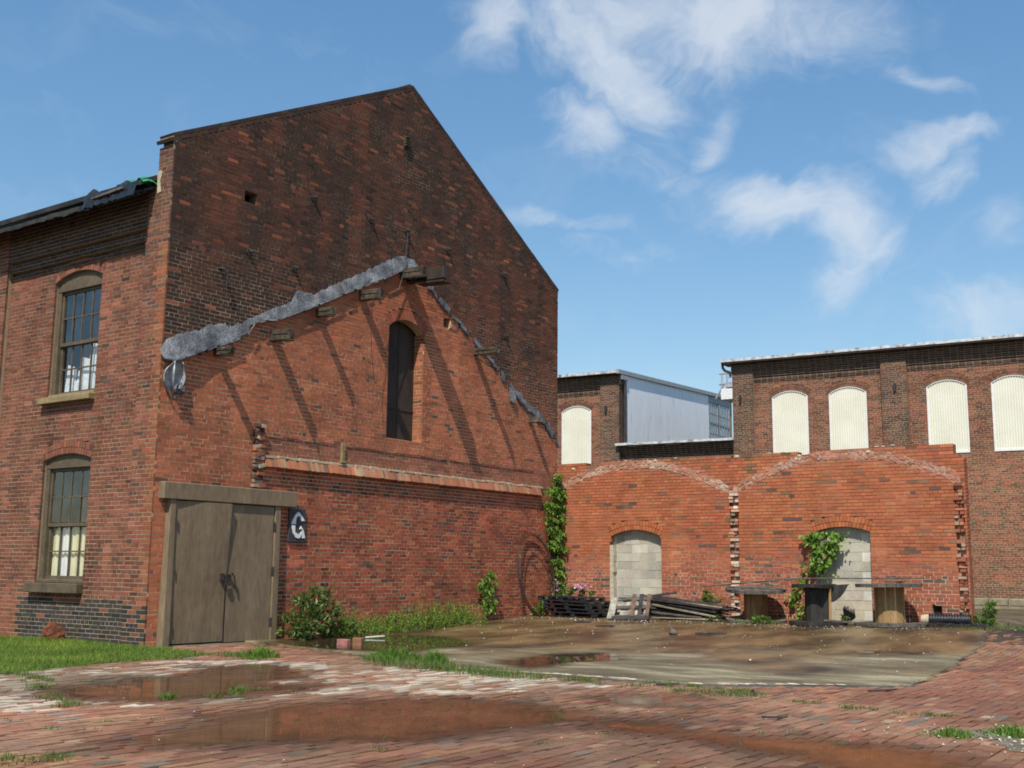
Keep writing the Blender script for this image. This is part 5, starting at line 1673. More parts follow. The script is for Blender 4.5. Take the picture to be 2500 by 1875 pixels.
def build_yard():
    sign_board(); cable_hoop()
    reel(5.25, -.70, .67, .60, .60, .24, ('spool_brown', 'grey_wood'), 'low brown cable reel next to the heap of planks', (.075, .035), yaw=.2)
    reel(6.68, -1.08, .78, .52, .54, .25, ('spool_black', 'spool_black'), 'blackened cable reel with its top broken, between two brown ones', (0, .02), True, yaw=.5)
    reel(7.97, -.80, .78, .60, .66, .275, ('spool_tan', 'grey_wood'), 'tan cable reel standing nearest the right end of the wall', (0, -.015), yaw=.1)
    # long thin plank across the reels
    p = MB(); A, B, C = Vector((4.18, -.95, .86)), Vector((6.2, -.85, 1.05)), Vector((8.62, -.80, 1.085))
    for a, b in ((A, B), (B, C)):
        e = (b - a) / 2; v = Vector((0, .05, 0)); n = Vector((-e.z, 0, e.x)).normalized() * .014
        p.obox((a + b) / 2, e, v, n)
    tag(p.build('long_plank', 'grey_wood', bevel=.004), 'long thin plank lying across the tops of the cable reels', 'plank')
    p = MB(); p.lumps((8.1, -.85, 1.02), .14, 5, 2, squash=(1.5, .8, .16)); tag(p.build('bark_scrap', 'grey_wood'), 'curled scrap of wood lying on top of the tan cable reel', 'wood scrap')
    p = MB(); p.obox((7.05, -1.15, gz(7, -1) + .085), (.42, .1, -.02), (-.02, .06, 0), (0, 0, .015)); tag(p.build('loose_board', 'grey_wood'), 'short board on the ground between the black and the tan reel', 'board')
    p = MB()
    for k in range(4): p.obox((6.95 + k * .05, -.35 + .02 * k, gz(7, 0) + .16 + .02 * (k % 2)), (.02, .01, .02), (0, .02, .0), (-.01, 0, .16 - .025 * k))
    p.build('splintered_board', 'grey_wood'); tag(bpy.data.objects['splintered_board'], 'splintered grey board ends leaning by the right doorway', 'board')
    # black pallets, one prototype then copies
    def pallet(mat):
        z0 = gz(1, -1)
        T = thing('black_pallet', (1.15, -.72, z0 + .02), 'black pallet', 'pallet')
        c = Vector((1.15, -.72, z0 + .02))
        for k in range(7):
            y = -.46 + k * .153
            b = MB(); b.box(c.x - .58, c.x + .58, c.y + y - .05, c.y + y + .05, c.z + .085, c.z + .105); b.build('deck_slat', mat, T)
        for k in range(3):
            x = -.53 + k * .53
            for q in range(3):
                y = -.44 + q * .44
                b = MB(); b.box(c.x + x - .055, c.x + x + .055, c.y + y - .055, c.y + y + .055, c.z + .016, c.z + .085); b.build('foot_block', mat, T)
        for q in range(3):
            y = -.44 + q * .44
            b = MB(); b.box(c.x - .58, c.x + .58, c.y + y - .05, c.y + y + .05, c.z, c.z + .016); b.build('base_slat', mat, T)
        return T
    proto = pallet('black_plastic')
    lab = ['lowest black pallet of the slumped stack, jutting out to the right', 'second black pallet from the ground in the slumped stack', 'middle black pallet of the slumped stack by the vine',
           'black pallet just under the topmost one of the slumped stack', 'topmost black pallet of the slumped stack below the pink flowers']
    data = [(1.22, -.70, 0, -.04, .0, .0), (1.10, -.68, .085, -.01, .012, .03), (1.02, -.70, .165, .03, -.012, .02), (.98, -.66, .245, .02, .012, .04), (.82, -.64, .325, .06, -.01, .015)]
    for i, (x, y, dz, rz, rx, ry) in enumerate(data):
        if i == 0: T = proto
        else:
            T = proto.copy(); COL.objects.link(T)
            for ch in list(proto.children):
                c = ch.copy(); COL.objects.link(c); c.parent = T
        T.location = (x, y, gz(1, -1) + .02 + dz); T.rotation_euler = (rx, ry, rz)
        tag(T, lab[i], 'pallet', 'black pallets in the slumped stack')
    # broken wooden pallet leaning on the stack
    x0, y0 = 2.72, -1.42; z0 = gz(x0, y0)
    T = thing('leaning_pallet', (x0, y0, z0), 'broken weathered pallet propped up with three brown slats', 'pallet')
    e = Vector((.97, .20, .03)).normalized(); up = Vector((-.03, .50, .86)).normalized(); nn = e.cross(up)
    def bar(a, b, w, t, mat, d=0.0, name='slat'):
        A = Vector((x0, y0, z0 + .03)) + e * a[0] + up * a[1] + nn * d; B = Vector((x0, y0, z0 + .03)) + e * b[0] + up * b[1] + nn * d
        m = MB(); h = (B - A) / 2; s = nn.cross(h).normalized() * w; m.obox((A + B) / 2, h, s, nn * t); m.build(name, mat, T, bevel=.004)
    for v in (.05, .27, .47): bar((-.46, v), (.42, v + .02), .04, .02, 'grey_wood', -.012, 'rail')
    bar((-.40, .0), (-.41, .50), .075, .012, 'pallet_white', .012)
    bar((-.15, .02), (-.155, .49), .085, .008, 'pallet_white', -.045)
    bar((.14, .02), (.135, .49), .05, .008, 'pallet_white', -.045)
    bar((.33, .02), (.325, .49), .05, .008, 'pallet_white', -.045)
    for u, mt in ((.06, 'pallet_brown'), (.22, 'board_dark'), (.385, 'pallet_brown')):
        bar((u, .04), (u - .05, .58), .042, .012, mt, .012)
    bar((-.36, -.0), (.46, .0), .045, .03, 'board_dark', .03, 'rail')
    # heap of planks
    g = 'weathered planks in the heap against the ruined wall'
    gzz = gz(3.5, -.6)
    n = 0
    for k in range(44):
        lay_ = k // 5
        ln = RNG.uniform(.55, .88)
        cx = 3.62 + RNG.uniform(-.20, .24) + (.18 if lay_ > 5 else 0); cy = -.95 + (k % 5) * .15 + RNG.gauss(0, .03)
        sl = -.03 - .014 * lay_ + RNG.gauss(0, .02)
        cz = gzz + .04 + lay_ * .040 - .1 * sl
        a = RNG.gauss(.06, .06)
        u = Vector((math.cos(a), math.sin(a), sl)).normalized() * ln
        w = Vector((-math.sin(a), math.cos(a), RNG.gauss(0, .14))).normalized() * RNG.uniform(.045, .075)
        nn = u.cross(w).normalized() * RNG.uniform(.010, .017)
        mt = RNG.choice(['board_dark', 'board_dark', 'board_dark', 'grey_wood', 'board_pale'])
        m = MB(); m.obox((cx, cy, cz), u, w, nn)
        tag(m.build('loose_plank', mt), 'weathered plank in the heap against the ruined wall', 'plank', g)
    m = MB(); m.obox((2.98, -.62, .66), (.36, .14, .055), (-.02, .07, .01), (0, 0, .016)); tag(m.build('loose_plank', 'board_dark'), 'dark plank lying crosswise on top of the heap by the left doorway', 'plank')
    m = MB(); m.obox((2.48, -.7, .68), (.22, .02, -.045), (0, .02, 0), (0, 0, .008)); tag(m.build('thin_lath', 'pallet_white'), 'thin pale lath sticking out leftwards over the leaning pallet', 'lath')
    m = MB(); m.obox((4.05, -.55, .50), (.34, .10, .05), (-.01, .035, 0), (0, 0, .014)); tag(m.build('loose_plank', 'board_dark'), 'short dark plank lying aslant on the right half of the heap', 'plank')
    # corrugated drain pipe
    m = MB(); pts, rr = [], []
    A, B = Vector((8.55, -.33, gz(8.7, -.4) + .115)), Vector((9.27, -.22, gz(9.2, -.3) + .115))
    for i in range(61):
        t = i / 60; pts.append(A.lerp(B, t)); rr.append(.110 + .016 * (1 if (i % 4) < 2 else -1))
    m.tube(pts, rr, 18)
    T = thing('drain_pipe', (8.9, -.3, gz(8.9, -.3)), 'black ribbed drain pipe lying at the right foot of the wall', 'pipe')
    m.build('ribbed_tube', 'black_plastic', T)
    m = MB(); m.tube([A + Vector((-.14, -.02, 0)), A + Vector((.01, 0, 0))], [.085, .10], 16); m.build('socket', 'plaster', T)
    m = MB()
    for k in range(150):
        x = RNG.uniform(8.2, 9.6); y = -.62 + RNG.gauss(0, .13); a = RNG.uniform(0, 3.14); l = RNG.uniform(.03, .13)
        m.obox((x, y, gz(x, y) + RNG.uniform(.01, .06)), (l * math.cos(a), l * math.sin(a), RNG.gauss(0, .015)), (-.008 * math.sin(a), .008 * math.cos(a), 0), (0, 0, .005))
    tag(m.build('twigs', 'board_dark', kind='stuff'), 'heap of dark twigs and bark in front of the drain pipe', 'debris')
    # odds and ends
    z = gz(2, -9.2)
    m = MB(); m.obox((2.05, -9.23, LEVEL['wall'] + .045), (.10, .012, 0), (-.006, .05, 0), (0, 0, .055)); tag(m.build('loose_brick', 'rust', bevel=.008), 'pinkish brick lying in the puddle near the weeds', 'brick')
    bpy.data.objects['loose_brick'].data.materials[0] = MAT['loose_brick']
    m = MB(); m.obox((2.22, -9.08, LEVEL['wall'] + .055), (.075, .02, 0), (-.012, .05, 0), (0, 0, .07)); o = m.build('loose_brick', 'rust', bevel=.008); o.data.materials[0] = MAT['loose_brick2']; tag(o, 'brown upright brick just behind the pinkish one in the puddle', 'brick')
    for k, (a, b, w) in enumerate((((1.05, -7.62), (1.22, -7.38), .014), ((1.12, -7.72), (1.24, -7.36), .008))):
        A, B = Vector((*a, LEVEL['wall'] + .03)), Vector((*b, LEVEL['wall'] + .045)); e = (B - A) / 2
        m = MB(); m.obox((A + B) / 2, e, Vector((e.y, -e.x, 0)).normalized() * w, (0, 0, .008))
        tag(m.build('white_stick', 'white_paint'), ['broad white painted stick at the edge of the weeds', 'narrow white stick crossing the broad one by the weeds'][k], 'stick')
    m = MB(); m.lumps((5.2, -4.2, gz(5.2, -4.2) + .045), .075, 4, 2, squash=(1.1, .8, .75)); m.tube([(5.2, -4.2, gz(5, -4) + .06), (5.14, -4.18, gz(5, -4) + .13)], [.045, .018], 7)
    tag(m.build('rag_lump', 'grey_wood', smooth=True), 'small dark lump with a pale tip on the wet floor before the planks', 'rag')
    for k, (x, y, l, a, s, lb) in enumerate(((5.75, -3.9, .24, .5, .05, 'dark flat scrap of bark on the wet floor near the cable reels'), (3.2, -3.2, .17, .2, .03, 'dark sliver of wood in front of the leaning pallet'),
                                             (2.3, -2.6, .16, .3, .025, 'dark sliver of wood in front of the black pallets'), (8.9, -11.5, .10, .5, .02, 'dark stick lying off the front rim of the concrete floor'),
                                             (10.9, -10.6, .13, .7, .012, 'twig lying at the front right corner of the concrete floor'), (10.9, -13.4, .09, .3, .008, 'thin twig on the bricks beyond the orange puddle'),
                                             (9.95, -11.6, .10, 2.2, .008, 'bent twig on the bricks beside the grassy strip'))):
        z = surf(x, y) + .02
        m = MB(); e = Vector((math.cos(a), math.sin(a), .03)) * l
        m.obox((x, y, z), e, Vector((-e.y, e.x, 0)).normalized() * s, (0, 0, .008 + .01 * (s > .02))); m.obox(Vector((x, y, z)) + e * .9, e * .3 + Vector((.01, .02, .01)), Vector((-e.y, e.x, 0)).normalized() * s * .6, (0, 0, .007))
        tag(m.build('wood_scrap', 'board_dark'), lb, 'wood scrap')
    # red brick rubble at the left foot of the wall
    m = MB(); m.lumps((-2.2, YL - .10, -.0), .26, 11, 3, squash=(1.0, .55, .75), rough=.5); m.lumps((-1.98, YL - .16, -.02), .11, 5, 2)
    tag(m.build('rust_lump', 'rust'), 'rust red lump of rubble half sunk in the grass under the windows', 'rubble')
    # tarpaulin bundle on the eaves
    m = MB(); V = []; n = 26
    for i in range(n + 1):
        x = -1.72 + 1.36 * i / n
        hgt = interp([(-1.72, .05), (-1.66, .19), (-1.58, .27), (-1.48, .20), (-1.38, .16), (-1.2, .13), (-1.05, .12), (-.85, .20), (-.70, .24), (-.5, .14), (-.36, .10)], x)
        for j in range(7):
            t = j / 6
            V.append((x + .02 * mnoise.noise(Vector((x * 9, t * 3, 1))), YL - .46 + .26 * t + .03 * mnoise.noise(Vector((x * 7, t * 4, 5))),
                      7.12 + hgt * math.sin(math.pi * min(1, t * 1.15)) ** .7 + .035 * mnoise.noise(Vector((x * 14, t * 6, 8))) - (.10 if j == 0 else 0)))
    m.mesh(V, [(i * 7 + j, (i + 1) * 7 + j, (i + 1) * 7 + j + 1, i * 7 + j + 1) for i in range(n) for j in range(6)])
    tag(m.build('black_tarp', 'tarp_black'), 'crumpled black plastic sheet lying on the eaves beside the gable', 'tarp')
    m = MB(); V = []
    for i in range(9):
        x = -.80 + .46 * i / 8
        for j in range(4):
            V.append((x, YL - .30 + .1 * j, 7.33 + .05 * math.sin(i * 1.3) + .03 * (j - i * .2) * .2 + (.04 if j in (1, 2) else 0)))
    m.mesh(V, [(i * 4 + j, (i + 1) * 4 + j, (i + 1) * 4 + j + 1, i * 4 + j + 1) for i in range(8) for j in range(3)])
    tag(m.build('green_tarp', 'tarp_green'), 'bright green plastic showing over the black sheet on the eaves', 'tarp')
    m = MB(); m.obox((-1.05, YL - .455, 7.17), (.42, 0, .02), (0, .02, 0), (0, 0, .018)); tag(m.build('eaves_board', 'grey_wood'), 'loose board holding down the black sheet on the eaves', 'board')

MAT['loose_brick'] = node_mat('loose_brick', mottled((.30, .12, .10), (.42, .19, .16), 12, .8, None, .3, .3, 50))
MAT['loose_brick2'] = node_mat('loose_brick2', mottled((.20, .09, .05), (.30, .14, .08), 12, .8, None, .3, .3, 50))

# ================================================================== plants
def leaf_mesh(name, C, D, S, colr, mat='leaf', parent=None, kind=None, wide=.42, fold=.25, hang=0.0):
    """C centres, D directions (unit), S lengths: kite shaped folded leaves"""
    C, D, S = np.asarray(C, float), np.asarray(D, float), np.asarray(S, float)
    n = len(C)
    D = D / np.linalg.norm(D, axis=1)[:, None]
    up = NR.normal(size=(n, 3)); up[:, 2] += .8
    side = np.cross(D, up); side /= np.linalg.norm(side, axis=1)[:, None] + 1e-9
    nrm = np.cross(side, D)
    w = S * wide
    p0 = C; p1 = C + D * (S * .45)[:, None] + side * (w * .5)[:, None] + nrm * (S * fold * .4)[:, None]
    p2 = C + D * S[:, None] - nrm * (S * .12)[:, None]; p3 = C + D * (S * .45)[:, None] - side * (w * .5)[:, None] + nrm * (S * fold * .4)[:, None]
    V = np.stack([p0, p1, p2, p3], 1).reshape(-1, 3)
    F = (np.arange(n)[:, None, None] * 4 + np.array([(0, 1, 2), (0, 2, 3)])[None]).reshape(-1, 3)
    return np_mesh(name, V, F, np.repeat(np.asarray(colr), 2, 0), mat, parent, kind=kind)

def greens(n, a, b, k=.18):
    t = NR.random(n)[:, None]
    yl = NR.random(n) < .035
    c = np.array(a)[None] * (1 - t) + np.array(b)[None] * t
    c = c * (1 + NR.normal(0, k, (n, 1)))
    if a[1] > a[0]: c[yl] = np.array((.17, .115, .035)) * (1 + NR.normal(0, .2, (int(yl.sum()), 1)))
    return np.clip(c, .004, 1)

def rdir(n, out, spread, up=0.0):
    d = NR.normal(0, spread, (n, 3)) + np.array(out)[None]; d[:, 2] += up
    return d / np.linalg.norm(d, axis=1)[:, None]

def bush(name, label, base, blobs, nl, size, ca, cb, cat='shrub', stems=6, wide=.45, clump=True, mat='leaf', group=None):
    T = thing(name, base, label, cat, group)
    C, D, S = [], [], []
    tot = sum(b[3] * b[4] * b[5] for b in blobs)
    for (x, y, z, rx, ry, rz) in blobs:
        m = int(nl * rx * ry * rz / tot)
        k = max(6, m // 26)
        u = NR.normal(size=(k, 3)); u /= np.linalg.norm(u, axis=1)[:, None]; rad = NR.random(k) ** .42
        cc = u * rad[:, None]
        idx = NR.integers(0, k, m)
        q = cc[idx] + NR.normal(0, .17, (m, 3))
        P = np.array((x, y, z)) + q * np.array((rx, ry, rz))
        P[:, 2] = np.maximum(P[:, 2], base[2] + .02); P[:, 0] = np.maximum(P[:, 0], .02) if base[0] < 3 else P[:, 0]
        C.append(P); D.append(u[idx] * .8 + NR.normal(0, .5, (m, 3)) + np.array((0, 0, .25))); S.append(size * (.6 + .8 * NR.random(m)))
    C, D, S = np.concatenate(C), np.concatenate(D), np.concatenate(S)
    leaf_mesh('foliage', C, D, S, greens(len(C), ca, cb), mat, T, wide=wide)
    st = MB()
    for k in range(stems):
        b = blobs[k % len(blobs)]
        p = Vector((b[0] + RNG.gauss(0, b[3] * .3), b[1] + RNG.gauss(0, b[4] * .3), b[2] + b[5] * .5)); p.x = max(p.x, .05) if base[0] < 3 else p.x
        q = Vector((base[0] + RNG.gauss(0, .05), base[1] + RNG.gauss(0, .06), base[2] - .03))
        st.tube([q, q.lerp(p, .5) + Vector((RNG.gauss(0, .02), RNG.gauss(0, .03), .03)), p], [.010, .007, .004], 5)
    st.build('stem', 'stem', T)
    return T

def blades(P, H, colr, name, label, cat, kind=None, lean=.35, width=.006):
    P, H = np.asarray(P, float), np.asarray(H, float); n = len(P)
    a = NR.random(n) * 2 * np.pi
    s = np.stack([np.cos(a), np.sin(a), 0 * a], 1) * width
    l = NR.normal(0, lean, (n, 3)) * H[:, None]; l[:, 2] = 0
    mid = P + l * .35; mid[:, 2] += H * .6
    tip = P + l; tip[:, 2] += H * .95
    V = np.stack([P - s, P + s, mid - s * .7, mid + s * .7, tip], 1).reshape(-1, 3)
    F = (np.arange(n)[:, None, None] * 5 + np.array([(0, 1, 3), (0, 3, 2), (2, 3, 4)])[None]).reshape(-1, 3)
    o = np_mesh(name, V, F, np.repeat(colr, 3, 0), 'grass', kind=kind)
    return tag(o, label, cat)

def build_plants():
    # lawn at the left
    P, H = [], []
    n = 0
    while n < 80000:
        x, y = RNG.uniform(-5.6, 2.8), RNG.uniform(-16.2, -11.43)
        e = .30 * mnoise.noise(Vector((x * 1.6, y * 1.6, 2)))
        if not in_poly((x + e, y + e), GRASS_POLY): continue
        d = seg_dist((x, y), GRASS_POLY[1:11])
        patch = mnoise.noise(Vector((x * .8, y * .8, 5)))
        if RNG.random() > .35 + .9 * min(1, d / .6) + patch * .3: continue
        if x > .3 and x < 2 and y > -11.55: continue
        P.append((x, y, gz(x, y) - .02)); H.append((.03 + .05 * RNG.random()) * (1 + .6 * patch) * (.6 + .4 * min(1, d / .5)) * (1.35 if y > -11.9 else 1)); n += 1
    gc = greens(n, (.105, .185, .026), (.19, .28, .052), .25)
    pk = np.array([mnoise.noise(Vector((p[0] * 1.1, p[1] * 1.1, 21))) for p in P])[:, None]
    gc = np.clip(gc * (1 + .35 * pk) + np.clip(pk, 0, 1) * np.array((.07, .03, .0)), .01, 1)
    dd = NR.random(n) < .06; gc[dd] = greens(int(dd.sum()), (.20, .16, .07), (.28, .24, .11))
    blades(P, H, gc, 'grass', 'bright green lawn below the windows at the left', 'grass', 'stuff', .5, .0032)
    # soil sheet under the lawn
    # weeds in the joints: low scattered tufts
    P, H = [], []
    spots = []
    for (x0, y0, x1, y1, k, s) in ((4.0, -11.15, 7.2, -11.75, 36, .16), (2.2, -11.6, 2.9, -11.9, 8, .12), (7.0, -11.6, 10.2, -11.75, 14, .09), (2.6, -15.0, 5.8, -16.6, 22, .07), (5.5, -14.4, 6.2, -15.4, 8, .06), (7.9, -18.5, 8.3, -18.1, 5, .06), (3.0, -12.0, 3.6, -12.2, 6, .06), (8.6, -11.25, 9.9, -11.35, 8, .05), (10.6, -12.0, 12.2, -12.4, 10, .05), (9.2, -.9, 10.6, -.5, 20, .07)):
        for _ in range(k):
            t = RNG.random(); spots.append((x0 + (x1 - x0) * t + RNG.gauss(0, .12), y0 + (y1 - y0) * t + RNG.gauss(0, .08), s, RNG.randint(20, 60)))
    for _ in range(60):
        spots.append((RNG.uniform(3.0, 12), RNG.uniform(-17.5, -12), .045, RNG.randint(5, 14)))
    for x, y, s, k in spots:
        for _ in range(k):
            px, py = x + RNG.gauss(0, s * .9), y + RNG.gauss(0, s * .7)
            P.append((px, py, surf(px, py) - .01)); H.append(RNG.uniform(.35, 1) * s * .75 + .015)
    blades(P, H, greens(len(P), (.07, .12, .025), (.15, .20, .06), .25), 'weeds', 'thin grass growing in the joints of the paving', 'weeds', 'stuff', .5, .004)
    def tuft(x, y, r, h, k, label, c1=(.07, .15, .02), c2=(.14, .24, .045)):
        P, H = [], []
        for _ in range(k):
            q = (x + RNG.gauss(0, r), y + RNG.gauss(0, r * .8)); P.append((*q, surf(*q) - .01)); H.append(h * RNG.uniform(.4, 1.1) * math.exp(-((q[0] - x) ** 2 + (q[1] - y) ** 2) / (r * r * 4)))
        blades(P, H, greens(k, c1, c2, .2), 'grass_tuft', label, 'grass', None, .45, .007)
    tuft(4.50, -10.80, .22, .20, 900, 'wide grass tuft at the left front edge of the concrete floor')
    tuft(4.15, -10.65, .15, .14, 400, 'low spreading grass left of the wide tuft by the floor edge')
    tuft(5.18, -10.80, .10, .21, 480, 'small dense round grass tuft just right of the wide one')
    tuft(2.85, -11.70, .15, .20, 420, 'grass tuft on the bricks before the door threshold')
    tuft(9.86, -11.72, .20, .07, 420, 'flat pale green tuft in front of the dark strip', (.09, .13, .04), (.17, .20, .09))
    tuft(12.75, -13.15, .15, .13, 300, 'grass tuft in the gravel patch at the right')
    tuft(12.35, -13.45, .10, .10, 200, 'small tuft left of the one in the gravel patch')
    tuft(5.84, -14.72, .07, .10, 140, 'tiny tuft in the middle of the left puddle')
    tuft(5.84, -15.55, .06, .10, 110, 'tiny tuft at the near edge of the left puddle')
    tuft(7.9, -18.6, .22, .05, 260, 'grass patch at the bottom left of the paving')
    # gravel at the right, pebbles and chips on the floor
    g = MB(); n = 60
    pts = []
    for i in range(n):
        a = 2 * math.pi * i / n; r = 1 + .18 * math.sin(3 * a) + .1 * math.sin(5 * a + 1)
        r *= 1 + .25 * mnoise.noise(Vector((math.cos(a) * 3, math.sin(a) * 3, 1)))
        pts.append((13.5 + 1.0 * r * math.cos(a), -13.4 + .7 * r * math.sin(a), gz(13, -13) + .008))
    g.poly(pts); tag(g.build('gravel_patch', 'gravel', kind='structure'), 'grey gravelly patch in the paving at the right')
    def chips(k, fx, s0, s1, name, label, pal):
        V, F, cl = [], [], []
        oc = [Vector(p) for p in ((1, 0, 0), (-.8, .3, 0), (0, 1, 0), (.1, -.9, 0), (0, .1, .7), (0, 0, -.4))]
        of = [(0, 2, 4), (2, 1, 4), (1, 3, 4), (3, 0, 4)]
        for _ in range(k):
            x, y = fx(); s = RNG.uniform(s0, s1) * RNG.uniform(.5, 1); a = RNG.uniform(0, 6.28); z = surf(x, y) + .012
            b = len(V); sx, sy = RNG.uniform(.7, 1.5), RNG.uniform(.6, 1)
            for p in oc:
                q = Vector((p.x * sx * math.cos(a) - p.y * sy * math.sin(a), p.x * sx * math.sin(a) + p.y * sy * math.cos(a), p.z)) * s
                V.append((x + q.x, y + q.y, z + q.z))
            F += [tuple(i + b for i in f) for f in of]; c = vary(RNG.choice(pal), .15); cl += [c] * 4
        tag(np_mesh(name, V, F, cl, 'chips', kind='stuff'), label, 'debris')
    chips(420, lambda: (RNG.uniform(.4, 10.4), -abs(RNG.gauss(0, 4.2)) - .3), .008, .022, 'pebbles', 'pale chips and grit scattered over the concrete floor', [(.48, .44, .37), (.36, .31, .24), (.6, .57, .52), (.12, .10, .08), (.10, .08, .06), (.3, .18, .11)])
    chips(260, lambda: (RNG.uniform(3, 14), RNG.uniform(-18, -11)), .005, .014, 'pebbles', 'small pale chips scattered over the brick paving', [(.42, .38, .31), (.34, .28, .21), (.5, .46, .4), (.1, .08, .07), (.09, .07, .05)])
    chips(500, lambda: (13.3 + RNG.gauss(0, .55), -13.35 + RNG.gauss(0, .4)), .008, .02, 'pebbles', 'loose stones on the grey gravelly patch', [(.5, .47, .40), (.36, .33, .27), (.22, .2, .17)])
    chips(260, lambda: (RNG.uniform(4.6, 9.2), -1.35 - abs(RNG.gauss(0, .35))), .008, .026, 'debris', 'dark crumbs of wood and grit round the cable reels', [(.08, .06, .04), (.16, .12, .08), (.4, .35, .28), (.05, .04, .03)])
    chips(300, lambda: (RNG.uniform(.1, 4.6), -1.2 - abs(RNG.gauss(0, .5))), .008, .03, 'debris', 'dark crumbs and chips in front of the pallets and planks', [(.10, .07, .05), (.2, .15, .1), (.5, .45, .38), (.06, .05, .04)])
    # shrub by the door
    bush('shrub', 'dark leafy shrub with reddish tips beside the boarded door', (.42, -8.45, -.07),
         [(.42, -8.45, .22, .36, .42, .28), (.36, -8.12, .48, .30, .24, .30), (.28, -8.02, .66, .18, .15, .20), (.52, -8.72, .14, .30, .26, .20), (.4, -7.75, .22, .3, .3, .24), (.45, -8.6, .55, .16, .2, .18)], 1350, .095, (.050, .092, .020), (.155, .215, .06), 'shrub', 12, .5)
    T = bpy.data.objects['shrub']
    C = np.array((.40, -8.1, .45)) + NR.normal(0, 1, (170, 3)) * np.array((.25, .35, .25)); C[:, 0] = np.maximum(C[:, 0], .05); C[:, 2] = np.maximum(C[:, 2], 0)
    leaf_mesh('red_foliage', C, rdir(170, (0, 0, .4), .8), .05 + .03 * NR.random(170), greens(170, (.12, .045, .025), (.20, .11, .05)), 'leaf', T)
    # fine weeds along the wall
    data = [(-7.35, .28, .46, 0.55, 'feathery green weed clump right of the dark shrub'), (-6.55, .26, .34, .5, 'low weed clump second from the dark shrub'), (-5.75, .25, .42, .5, 'weed clump in the middle of the row below the gable wall'),
            (-5.0, .26, .54, .5, 'taller weed clump near the far end of the row'), (-4.35, .24, .48, .48, 'weed clump last but one before the climbing creeper'), (-3.72, .20, .40, .36, 'weed clump nearest the small creeper on the gable')]
    for y, x, h, w, lb in data:
        z = gz(.2, y)
        T = thing('weed_clump', (x, y, z), lb, 'weed', 'row of weeds along the foot of the gable wall')
        m = 1900
        k = 90
        sx, sy = np.abs(NR.normal(0, x, k)) + .03, y + NR.normal(0, w * .55, k)
        hh = h * (.35 + .85 * NR.random(k) ** 1.3) * np.exp(-((sy - y) / (w * 1.3)) ** 2)
        idx = NR.integers(0, k, m); t = NR.random(m) ** .8
        lx = NR.normal(0, .10, (k, 2))
        C = np.stack([sx[idx] + lx[idx, 0] * t + NR.normal(0, .012, m), sy[idx] + lx[idx, 1] * t + NR.normal(0, .012, m), z + hh[idx] * t], 1)
        C[:, 0] = np.maximum(C[:, 0], .02)
        col = greens(m, (.095, .175, .022), (.23, .34, .062), .22)
        rd = NR.random(m) < .05; col[rd] = greens(int(rd.sum()), (.18, .09, .04), (.2, .14, .06))
        leaf_mesh('foliage', C, rdir(m, (.1, 0, .55), .7), .030 + .03 * NR.random(m), col, 'leaf', T, wide=.32)
        st = MB()
        for i in range(0, k, 3):
            st.tube([(sx[i], sy[i], z - .02), (max(.02, sx[i] + lx[i, 0]), sy[i] + lx[i, 1], z + hh[i])], [.005, .002], 4, caps=False)
        st.build('stem', 'stem', T)
    # creeper in the corner
    def creeper(name, label, base, spots, leafsize, ca, cb, stems, wide=.40):
        T = thing(name, base, label, 'creeper')
        C, D, S, K = [], [], [], []
        for p, out, along in spots:
            n5 = RNG.choice([4, 5, 5])
            o = Vector(out); al = Vector(along)
            for q in range(n5):
                a = (q / (n5 - 1) - .5) * 2.4
                d = (al * math.sin(a) + Vector((0, 0, -1)) * math.cos(a) * .8 + o * .45).normalized()
                C.append(p); D.append(d); S.append(leafsize * RNG.uniform(.7, 1.2))
        leaf_mesh('foliage', C, D, S, greens(len(C), ca, cb, .22), 'leaf', T, wide=wide)
        st = MB()
        for pts, r in stems: st.tube(pts, r, 5)
        st.build('stem', 'stem', T)
        return T
    spots = []
    prof = [(.62, .12, .30, .02), (.95, .15, .32, .06), (1.02, .06, .28, .03), (1.18, .12, .36, .05), (1.32, .16, .44, .10), (1.6, .12, .50, .08), (1.9, .12, .58, .10), (2.15, .10, .66, .10), (2.4, .12, .64, .12), (2.52, .10, .68, .12), (2.75, .10, .70, .14), (2.95, .08, .72, .18), (3.1, .08, .46, .18), (3.3, .05, .38, .13), (3.44, .03, .22, .06)]
    for _ in range(760):
        z = RNG.uniform(.62, 3.42)
        z += .03 * math.sin(z * 20)
        lo = interp([(p[0], p[2]) for p in prof], z); hi = interp([(p[0], p[3]) for p in prof], z)
        dens = 1 - .8 * (1.0 < z < 1.12) - .85 * (.68 < z < .9)
        if RNG.random() > dens: continue
        u = -lo + (lo + hi) * RNG.random()
        if mnoise.noise(Vector((u * 4.5, z * 3.6, 4))) < -.16: continue
        if u < 0:
            p = Vector((.04 + abs(RNG.gauss(0, .07)) + .05, u, z)); out, al = (1, 0, 0), (0, 1, 0)
        else:
            p = Vector((u + .03, -.05 - abs(RNG.gauss(0, .06)), z)); out, al = (0, -1, 0), (1, 0, 0)
        spots.append((p, out, al))
    creeper('creeper', 'tall green creeper climbing the inner corner between the two walls', (.05, -.2, gz(.1, -.2)), spots, .13, (.085, .165, .024), (.20, .32, .06),
            [([(.03, -.15, .15), (.02, -.22, .9), (.03, -.25, 1.6), (.02, -.3, 2.3), (.03, -.2, 3.0)], .014), ([(.05, -.05, .15), (.06, -.04, 1.0), (.05, -.12, 1.9), (.04, -.05, 2.8)], .012), ([(.03, -.3, .5), (.03, -.5, 1.8), (.03, -.6, 2.7)], .008)])
    spots = []
